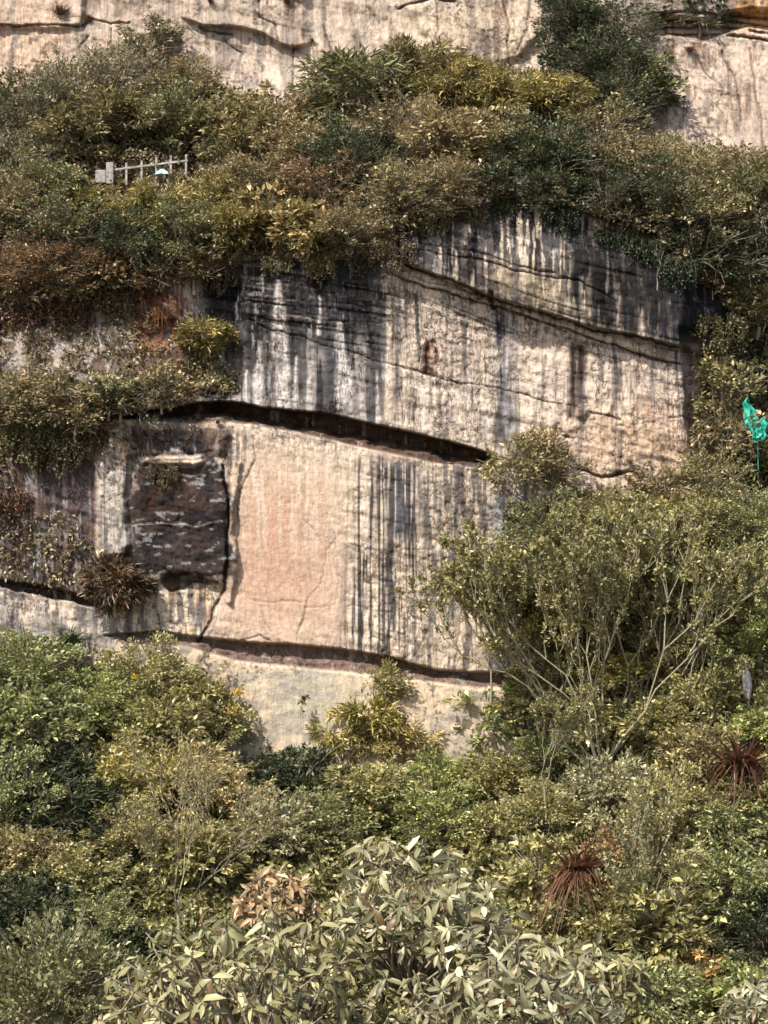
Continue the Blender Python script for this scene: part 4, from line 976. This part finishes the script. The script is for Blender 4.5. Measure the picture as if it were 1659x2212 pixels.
for i, (u, v, s_, c, lb) in enumerate(HANG):
    Y = float(wall_depth(u, v + 10)) - .25
    place('creeper', list(zip(('foliage', 'stems'), ST[i % 3])), u, v, Y, s_, c, lb, 'creeper', 'creepers hanging over rock lips')

# grass tufts, ferns and rosettes
TU = [blade_tuft(500 + i, 170, .8, .7, .5) for i in range(2)]; TD = [blade_tuft(510 + i, 200, 1.0, .55, 1.1, .016) for i in range(2)]
AG = [blade_tuft(520 + i, 60, 1.1, 1.7, .3, .05) for i in range(2)]
TUFT = [(350, 690, TD[0], 1.7, (.26, .13, .07), 'dry reddish grass tuft hanging down the red earth patch'), (300, 650, TD[1], 1.2, (.16, .08, .05), 'darker red dry grass left of the big dry tuft'),
        (430, 905, TU[0], .6, TAN, 'short dry grass tuft on the ledge above the dark block'), (340, 905, TU[1], .55, OL, 'short green grass tuft on the ledge left of the dry one'),
        (470, 915, TU[1], .5, BO, 'small brown grass tuft at the ledge end by the upper groove'),
        (130, 30, TU[0], 1.4, (.22, .13, .07), 'brown dry tuft on the crack of the pink upper face'), (190, 40, TD[1], .7, RB, 'small red dry tuft right of the brown one on the upper face'),
        (455, 5, TU[1], .6, RB, 'small reddish tuft at the top of the upper face'), (620, 5, TU[0], .7, RB, 'red tuft at the top above the vertical crack'),
        (675, 90, TU[1], .5, RB, 'tiny dark red tuft at the right end of the curved crack'), (1490, 110, TD[0], .8, RB, 'dark red tuft on the pale upper right rock'),
        (930, 800, TD[1], .45, (.16, .07, .045), 'small rust brown dead plant stuck on the streaked wall'), (1360, 1000, TU[0], .6, TAN, 'tan tuft at the foot of the orange tinted wall')]
for u, v, me, s_, c, lb in TUFT:
    Y = float(wall_depth(u, v)) - .15
    place('grass_tuft', [('blades', me)], u, v, Y, s_, c, lb, 'grass tuft', 'dry tufts on the rock', rz=u)
for u, v, sc, lb in [(262, 400, .75, 'yellow green grass at the left foot of the railing'), (322, 396, .7, 'yellow green grass at the middle foot of the railing'), (392, 392, .8, 'olive grass at the right foot of the railing')]:
    place('grass_tuft', [('blades', TU[u % 2])], u, v, 2.75, sc, (.22, .19, .08), lb, 'grass tuft', None, rz=u)
place('bush', list(zip(('crown', 'branches'), PRO['narrows1'])), 250, 1265, -.6, 1.25, (.13, .085, .05), 'red brown shaggy bush on the lip left of the dark block', 'bush', None, 1.0)
place('fern', [('fronds', blade_tuft(530, 240, 1.5, 1.0, .75, .035))], 150, 1395, -.9, 1.2, (.045, .07, .03), 'dark green fern like clump below the purple wall', 'fern')
place('fern', [('fronds', blade_tuft(531, 200, 1.4, 1.1, .75, .04))], 60, 1400, -1.2, 1.0, (.07, .095, .035), 'lighter green fern clump at the left edge beside the dark one', 'fern')
place('rosette_plant', [('leaves', AG[0]), ('dead_leaves', blade_tuft(540, 150, .95, 1.6, 1.7, .028))], 1250, 1880, -11.9, 2.1, (.15, .070, .045), 'lower red brown spiky rosette plant with drooping dead leaves', 'rosette plant')
place('rosette_plant', [('leaves', AG[1]), ('dead_leaves', blade_tuft(541, 170, 1.05, 1.6, 1.5, .028))], 1600, 1650, -8.6, 2.2, (.14, .062, .042), 'upper red brown spiky rosette plant near the right edge', 'rosette plant')

# forking trees
t1 = fork_tree(601, 9.6, .30, 5, .15, (.13, .23), 26, 1.3, (2, 3), .78, .52, .28, [-.72, -.55, -.4, -.27, -.14, .0, .12, .26, .42, .6, .82])
place('forked_tree', list(zip(('crown', 'branches'), t1)), 1300, 1690, -5.2, 1.12, (.27, .245, .115), 'pale olive tree with fan of forking branches in front of the wall', 'tree', None, .3)
t2 = fork_tree(602, 6.0, .30, 6, .07, (.11, .19), 11, 1.0, (2, 3), .80, .5, .25)
place('forked_tree', list(zip(('crown', 'branches'), t2)), 1060, 1510, -2.2, .9, (.25, .23, .11), 'slender tree with upright stems at the right of the warm panel', 'tree', None, 1.1)
t3 = fork_tree(603, 6.4, .32, 4, .10, (.12, .21), 12, 1.2, (2, 3), .78, .5, .18, [-.8, -.45, -.2, .05, .35, .7])
place('forked_tree', list(zip(('crown', 'branches'), t3)), 1470, 1560, -4.0, 1.0, (.25, .235, .11), 'olive tree with open branches right of the widest forked tree', 'tree', None, 2.1)
place('forked_tree', list(zip(('crown', 'branches'), t3)), 1340, 1420, -2.0, .95, (.25, .225, .10), 'yellowish olive tree rising behind the widest forked tree', 'tree', None, .4)
place('forked_tree', list(zip(('crown', 'branches'), t3)), 1400, 2060, -12.5, .95, (.27, .25, .13), 'pale stemmed tree on the slope right of the big leaved tree', 'tree', None, 4.0)
place('forked_tree', list(zip(('crown', 'branches'), t2)), 1180, 1760, -7.0, .8, (.24, .22, .10), 'thin stemmed tree directly above the lower red rosette', 'tree', None, 3.0)
t4 = fork_tree(604, 4.4, .40, 4, .06, (.10, .16), 0, 1.2, (2, 2), .80, .5, .2)
t6 = fork_tree(607, 6.6, .34, 5, .09, (.12, .2), 4, 1.2, (2, 3), .80, .5, .2, [-.42, -.12, .2, .55])
place('twiggy_tree', list(zip(('crown', 'branches'), t6)), 385, 2000, -14.2, .95, (.30, .25, .12), 'half bare twiggy golden tree forking low on the left slope', 'tree', None, .2)
place('bare_sapling', list(zip(('crown', 'branches'), t4)), 1600, 1180, -2.5, .55, TAN, 'dead pale branching sapling at the right edge above the thicket', 'sapling', None, 2.4)
place('bare_sapling', list(zip(('crown', 'branches'), t4)), 1540, 640, 1.0, .55, TAN, 'bare twiggy sapling among the dark shrubs at the right', 'sapling', None, 5.0)
place('bare_sapling', list(zip(('crown', 'branches'), t4)), 1420, 620, -.6, .5, TAN, 'bare twiggy sapling on the black stained bed end', 'sapling', None, 1.6)
t5 = fork_tree(606, 2.2, .32, 2, .018, (.14, .22), 9, 1.0, (2, 3), .6, .35, .3)
place('sapling', list(zip(('crown', 'branches'), t5)), 650, 1550, -1.4, .95, (.12, .10, .05), 'slender single sapling standing before the pale wall foot', 'sapling', None, .5)

# the near big leaved tree
BIG = [(900, 2010, 1.05, (.22, .215, .14), 'tall pale big leaved tree in the bottom centre', -58, 0.2), (620, 2190, 1.15, (.205, .20, .115), 'pale olive big leaved tree at the bottom left of the centre', -59, .5),
       (1100, 2190, 1.1, (.235, .23, .16), 'greyish white big leaved tree at the bottom right of the centre', -59.5, -.4), (400, 2170, .75, (.18, .17, .09), 'small olive big leaved tree beside the round corner bush', -57, .3),
       (575, 1960, .55, (.27, .205, .13), 'tan orange big leaved shrub above the pale olive one', -56, -.6), (1640, 2190, .5, (.20, .20, .14), 'pale big leaved shrub cut by the bottom right corner', -58, .8),
       (1280, 2120, .62, (.19, .185, .10), 'olive big leaved shrub between the greyish white one and the orange shrub', -57.5, .1)]
for i, (u, v, s_, c, lb, Y, rz) in enumerate(BIG):
    e = place('big_leaved_tree', [], u, v, Y, s_, c, lb, 'tree', 'big leaved trees in the foreground', rz)
    rosette_tree(700 + i, e, (1.42 * c[0], 1.32 * c[1], 1.22 * c[2]), 1.5, int(200 * min(1, s_ + .15)), .30 / s_ ** .7, 240 if s_ > .9 else 130)

# flowers
def flower_cluster(u, v, Y, lb, c, s_=.25):
    r = np.random.default_rng(int(u)); lf = Leaves(); m = 60
    p = rdir(r, m) * (r.random(m) ** .4)[:, None] * s_ * [1.3, .8, .6]; lf.add(p, rdir(r, m) + [0, -.3, .4], rdir(r, m) + [0, -.6, .5], .12, .045, r.uniform(.3, .8, m))
    wd = Wood(3)
    for i in range(5): wd.tube(curve_pts([0, .1, -.6], p[i], r, 4), .01, .005)
    place('flower_cluster', [('petals', lf.mesh('petals')), ('stems', wd.mesh('stems', BARK))], u, v, Y, 1.0, c, lb, 'flowers')
flower_cluster(292, 1462, -2.4, 'small yellow flower cluster below the purple wall', (.62, .48, .04), .16)
flower_cluster(515, 1495, -1.8, 'orange yellow flowers at the edge of the pale wall foot', (.62, .36, .04), .2)
flower_cluster(500, 1535, -2.2, 'larger orange flowers below the first orange ones', (.52, .30, .05), .36)

# ------------------------------------------------------------------ made things: railing, tarp, teal sheet, stones
import bmesh
def box(bm, c, sx, sy, sz, rot=None):
    from mathutils import Matrix
    m = Matrix.Translation(c) @ (rot.to_matrix().to_4x4() if rot else Matrix()) @ Matrix.Diagonal((sx, sy, sz, 1))
    return bmesh.ops.create_cube(bm, size=1.0, matrix=m)
def bm_obj(name, bm, mat, parent=None, bev=0.0, **k):
    if bev: bmesh.ops.bevel(bm, geom=bm.edges[:], offset=bev, segments=2, affect='EDGES', profile=.6)
    me = bpy.data.meshes.new(name); bm.to_mesh(me); bm.free(); me.materials.append(mat); return link(name, me, parent, **k)
YR = 3.1
rail = link('railing', None, None, 'pale concrete railing with square posts among the shrubs above the wall', 'railing')
base = P(245, 386, YR); rail.location = base
def rl(u, v): return Vector(P(u, v, YR)) - Vector(base)
posts = [(273, 352, 388), (306, 347, 386), (338, 339, 375), (369, 336, 372), (402, 334, 372)]
for u, a, c_ in posts:
    p0, p1 = rl(u, c_ + 12), rl(u, a); bm = bmesh.new(); box(bm, (p0 + p1) / 2, .10, .10, p1.z - p0.z); bm_obj('post', bm, CONCRETE, rail, .012)
for dv, th in ((0, .09),):
    A, B = rl(246, 367 + dv), rl(406, 347 + dv); A.y -= .02; B.y -= .02
    d = B - A; bm = bmesh.new(); box(bm, (A + B) / 2, d.length, .09, th, d.to_track_quat('X', 'Z')); bm_obj('rail', bm, CONCRETE, rail, .01)
p0, p1 = rl(238, 398), rl(238, 352); bm = bmesh.new(); box(bm, (p0 + p1) / 2, .34, .34, p1.z - p0.z); pl = bm_obj('end_pillar', bm, CONCRETE, rail, .03); pl['label'] = 'thicker end pillar'
p0, p1 = rl(218, 396), rl(218, 368); bm = bmesh.new(); box(bm, (p0 + p1) / 2, .5, .3, p1.z - p0.z); bm_obj('footing', bm, CONCRETE, rail, .06)
def cloth(name, mat, parent, nx, ny, fn):
    co = np.array([fn(i / (nx - 1), j / (ny - 1)) for j in range(ny) for i in range(nx)]); ix = np.arange(nx * ny).reshape(ny, nx)
    q = np.stack([ix[:-1, :-1], ix[:-1, 1:], ix[1:, 1:], ix[1:, :-1]], -1).reshape(-1, 4)
    o = link(name, mesh_from(name, co, q, mat, True), parent); sm = o.modifiers.new('thickness', 'SOLIDIFY'); sm.thickness = .015; return o
def tarp_fn(a, b):
    x = (a - .5) * .75; h = math.sin(math.pi * a) ** .7 * .26 * (1 - .2 * math.cos(9 * a)); t = b * math.pi
    return (x, -.22 * math.cos(t) + .03 * math.sin(14 * a), h * math.sin(t) * (1 + .15 * math.sin(11 * a + 3 * b)) )
e = cloth('tarp', TARP_BLUE, None, 26, 14, tarp_fn); e.location = P(352, 378, YR - .5); e['label'] = 'pale turquoise tarp bundle lying against the railing'; e['category'] = 'tarp'
gs = link('teal_sheet', None, None, 'bright teal green plastic sheet draped on a thin stake at the right', 'sheet'); YG_ = -.2
gs.location = P(1636, 985, YG_); k_ = ppm(YG_)
def fold(cx, cz, wx, wz, ph):
    def fn(a, b):
        w_ = (math.sin(math.pi * min(max(b, .02), .98)) ** .7) * wx
        x = cx + (a - .5) * w_ + .06 * math.sin(5 * b + ph); z = cz + (b - .5) * wz
        return (x + .05 * math.sin(13 * b + 2 * ph), -.12 * math.sin(math.pi * a) + .10 * math.sin(8 * a + 3 * b + ph) + .04 * math.sin(11 * b + 5 * a), z + .06 * math.sin(5 * a + ph) + .03 * math.sin(13 * a - ph))
    return fn
for (cx, cz, wx, wz, ph) in [(-18, 92, 26, 66, 0), (-8, 66, 34, 52, 1.7), (12, 58, 26, 48, 3.1), (2, 48, 30, 34, 4.4)]:
    cloth('fold', TARP_GREEN, gs, 16, 16, fold(cx * k_, cz * k_, wx * k_, wz * k_, ph))
wd = Wood(6); wd.tube([(.05, .05, -.6), (.02, .03, .6), (-.12, .02, 1.9)], .022, .018); link('stake', wd.mesh('stake', TARP_GREEN), gs)

def stone(name, u, v, Y, sx, sy, sz, seed, lb, col0, col1, cat='rock'):
    bm = bmesh.new(); bmesh.ops.create_icosphere(bm, subdivisions=4, radius=1.0)
    r = np.random.default_rng(seed); dv = rdir(r, 14); am = r.uniform(.5, .95, 14)
    for vt in bm.verts:
        q = np.array(vt.co); 
        for d_, a_ in zip(dv, am):
            h = q @ d_
            if h > a_: q = q - d_ * (h - a_) * .85
        q = q * (1 + .05 * (fbm(np.array([q[0] * 3 + 9]), np.array([q[2] * 3 + q[1] * 2 + 5]), seed, 3)[0] - .5))
        vt.co = (q[0] * sx, q[1] * sy, q[2] * sz)
    for fc in bm.faces: fc.smooth = True
    o = bm_obj(name, bm, flat_noise_mat('stone_' + str(seed), col0, col1, 5, .9, .5)); o.location = P(u, v, Y); o['label'] = lb; o['category'] = cat
stone('white_stone', 1612, 1485, -4.9, .24, .3, .8, 5, 'upright whitish stone among shrubs near the right edge', (.30, .28, .25), (.60, .58, .54))
stone('boulder', 1215, 1600, -3.6, .5, .5, .6, 8, 'pale block of rock showing through the base of the forked tree', (.42, .36, .28), (.58, .5, .4))
